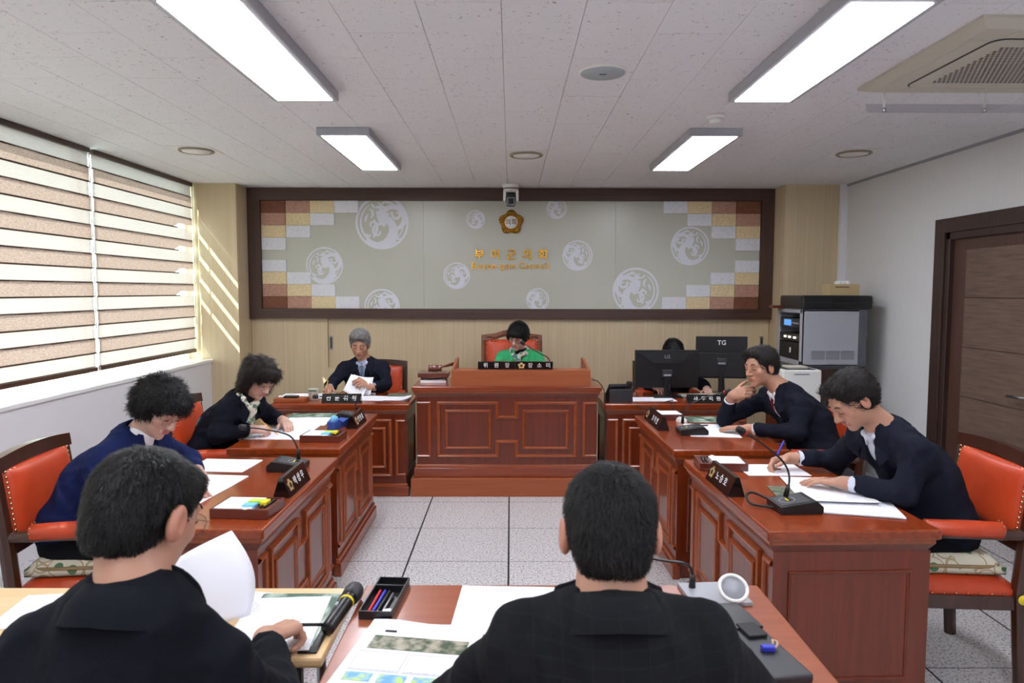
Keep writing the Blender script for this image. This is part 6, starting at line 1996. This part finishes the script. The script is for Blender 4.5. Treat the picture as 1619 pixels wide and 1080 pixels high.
# woman with brown hair, left far desk
person('woman in a dark navy jacket with brown curly hair, glasses and a patterned scarf', P=(-1.80, 4.22, 0.60), C=(-1.74, 4.24, 0.78), N=(-1.615, 4.26, 0.965), SL=(-1.59, 4.42, 0.915), SR=(-1.665, 4.10, 0.915),
       arms={'L': ((-1.56, 4.58, 0.80), (-1.44, 4.47, 0.79), (0.55, -0.82, -0.1), (0, 0, 1), RELAX, (0.6, 0.75, -0.2)),
             'R': ((-1.68, 4.02, 0.79), (-1.535, 4.165, 0.795), (0.85, 0.45, -0.1), (0.3, -0.4, 0.85), PEN, (0.55, 0.75, -0.45))},
       head=(-1.512, 4.25, 1.085), head_fw=(0.70, -0.50, -0.50), head_up=(0.4, -0.1, 0.9), fwd=(1, -0.25), jacket='knit_navy', hair='hair_brown', hair_style=hs_bob, strands=9000,
       shirt='blouse_black', vneck=0.14, sex='f', glasses='eyewear_gold', skin=SKIN_F, scarf='scarf_print', build=0.90, badge=(0.10, -0.12), hs=0.97)
# grey-haired man, rear desk
person('grey-haired man in a navy suit with a checked tie reading papers at the rear desk', P=(-1.29, 6.36, 0.60), C=(-1.295, 6.33, 0.78), N=(-1.30, 6.26, 0.985), SL=(-1.125, 6.26, 0.935), SR=(-1.475, 6.26, 0.935),
       arms={'L': ((-1.08, 6.14, 0.80), (-1.185, 5.955, 0.80), (-0.6, -0.5, 0.55), (-0.1, -0.6, 0.8), PINCH, (0.6, 0.7, -0.3)),
             'R': ((-1.56, 6.12, 0.79), (-1.525, 5.93, 0.795), (0.05, -1, 0.0), (-0.3, 0, 0.95), PEN, (0.55, 0.75, -0.45))},
       head=(-1.318, 6.20, 1.145), head_fw=(0.06, -0.90, -0.32), head_up=(0.02, -0.25, 0.96), fwd=(0.0, -1), jacket='suit_navy', hair='hair_grey', hair_style=hs_short,
       shirt='shirt_blue', tie='tie_check', vneck=0.175, hH=0.0034, badge=(0.115, -0.17), hJ=0.006)
# woman in green, raised desk
person('woman in a bright green jacket with short black hair and glasses at the raised desk', P=(0.06, 6.34, 0.72), C=(0.065, 6.32, 0.89), N=(0.085, 6.24, 1.075), SL=(0.235, 6.23, 1.03), SR=(-0.07, 6.25, 1.03),
       arms={'L': ((0.30, 6.13, 0.90), (0.16, 5.98, 0.895), (-0.8, -0.5, 0.0), UP, RELAX, (0.6, 0.75, -0.2)),
             'R': ((-0.16, 6.14, 0.90), (-0.09, 5.96, 0.895), (0.2, -0.95, 0.0), UP, RELAX, (0.6, 0.75, -0.2))},
       head=(0.064, 6.16, 1.222), head_fw=(-0.36, -0.85, -0.36), head_up=(-0.05, -0.25, 0.96), fwd=(-0.15, -1), jacket='jacket_green', hair='hair_black', hair_style=hs_bowl,
       shirt='blouse_black', vneck=0.165, sex='f', glasses='eyewear_dark', skin=SKIN_F, scarf='scarf_teal', build=0.90, badge=(0.095, -0.105), hH=0.0034, hs=0.98, hJ=0.006)
# man from behind, left foreground
person('man in a black jacket with glasses seen from behind, turning a page', P=(-0.68, 1.10, 0.56), C=(-0.67, 1.12, 0.80), N=(-0.650, 1.19, 1.078), SL=(-0.815, 1.18, 1.00), SR=(-0.505, 1.20, 0.962),
       arms={'L': ((-0.95, 1.42, 0.80), (-0.895, 1.625, 0.790), (0.35, 0.75, 0.5), (-0.75, -0.35, 0.45), PINCH, (0.75, 0.6, -0.3)),
             'R': ((-0.455, 1.34, 0.80), (-0.572, 1.605, 0.806), (0.50, 0.85, -0.05), (-0.15, 0, 1), PEN, (0.6, 0.7, -0.4))},
       head=(-0.660, 1.26, 1.208), head_fw=(0.30, 0.86, -0.40), head_up=(0.10, 0.30, 0.95), fwd=(0.12, 1), jacket='suit_black', hair='hair_black', hair_style=hs_crop,
       shirt='suit_black', vneck=0.165, glasses='eyewear_gold', hH=0.003, hJ=0.007, hs=0.99, strands=22000, ear=1.3)
# man from behind, right foreground
person('man in a charcoal checked jacket seen from behind in the middle foreground', P=(0.175, 1.08, 0.56), C=(0.175, 1.10, 0.80), N=(0.175, 1.19, 1.065), SL=(0.015, 1.19, 1.015), SR=(0.335, 1.19, 1.015),
       arms={'L': ((-0.13, 1.33, 0.80), (0.05, 1.55, 0.79), (0.6, 0.8, 0), UP, FLAT, (0.6, 0.75, -0.2)),
             'R': ((0.495, 1.33, 0.80), (0.33, 1.55, 0.79), (-0.6, 0.8, 0), UP, FLAT, (0.6, 0.75, -0.2))},
       head=(0.178, 1.25, 1.182), head_fw=(0.02, 0.95, -0.30), head_up=(0, 0.22, 0.97), fwd=(0, 1), jacket='suit_charcoal', hair='hair_soft_black', hair_style=hs_crop,
       shirt='suit_black', vneck=0.165, hH=0.003, hJ=0.007, hs=1.0, strands=22000, ear=1.3)
# clerk behind the monitors
person('person with black hair bowed low behind the wide monitor', P=(1.46, 6.44, 0.56), C=(1.46, 6.43, 0.72), N=(1.455, 6.36, 0.90), SL=(1.60, 6.36, 0.855), SR=(1.31, 6.36, 0.855),
       arms={'L': ((1.70, 6.22, 0.79), (1.685, 6.06, 0.775), (-0.15, -0.98, 0.0), UP, RELAX, (0.6, 0.75, -0.2)),
             'R': ((1.22, 6.25, 0.79), (1.25, 6.06, 0.785), (0.2, -0.95, 0.0), UP, RELAX, (0.6, 0.75, -0.2))},
       head=(1.445, 6.30, 1.065), head_fw=(0.0, -0.85, -0.5), head_up=(0, -0.45, 0.88), fwd=(0, -1), jacket='knit_navy', hair='hair_black', hair_style=hs_bowl,
       shirt='blouse_black', vneck=0.14, sex='f', skin=SKIN_F, build=0.86, hH=0.004, hs=0.97, brow=False)
# pens in hands
pen('blue pen in the hand of the man writing', (1.255, 3.395, 0.7475), (1.345, 3.455, 0.880), 'blue_plastic', group='pens in hands')
pen('yellow pencil in the hand of the woman with brown hair', (-1.395, 4.225, 0.750), (-1.515, 4.255, 0.830), 'amber', 0.004, group='pens in hands')
pen('orange pencil in the hand of the grey-haired man', (-1.525, 5.80, 0.742), (-1.53, 5.92, 0.865), 'amber', 0.004, group='pens in hands')
pen('black pen in the hand of the man in the left foreground', (-0.470, 1.752, 0.768), (-0.520, 1.672, 0.806), 'black_plastic', group='pens in hands')
# sheets held up by the grey-haired man
hp_ = thing('held_sheets', 'pair of white sheets held upright by the grey-haired man', 'paper', (-1.30, 5.86, 0.737), R(10))
for i, (dx, tl) in enumerate(((-0.02, -24), (0.045, -10))):
    b = MB(); vs = []; fs = []
    M = Matrix.Translation((dx, 0.03 * i, 0.002)) @ Matrix.Rotation(R(-28), 4, 'X') @ Matrix.Rotation(R(-tl), 4, 'Y')
    for a in range(7):
        for c in range(7):
            u, v_ = a / 6, c / 6
            vs.append(M @ Vector(((u - .5) * 0.17, 0.03 * math.sin(u * PI), v_ * 0.16 + 0.02)))
    for a in range(6):
        for c in range(6):
            q = a * 7 + c; fs.append((q, q + 7, q + 8, q + 1))
    b.add(vs, fs, True); o = b.build('sheet', 'paper', hp_)
    sm = o.modifiers.new('thick', 'SOLIDIFY'); sm.thickness = 0.0008
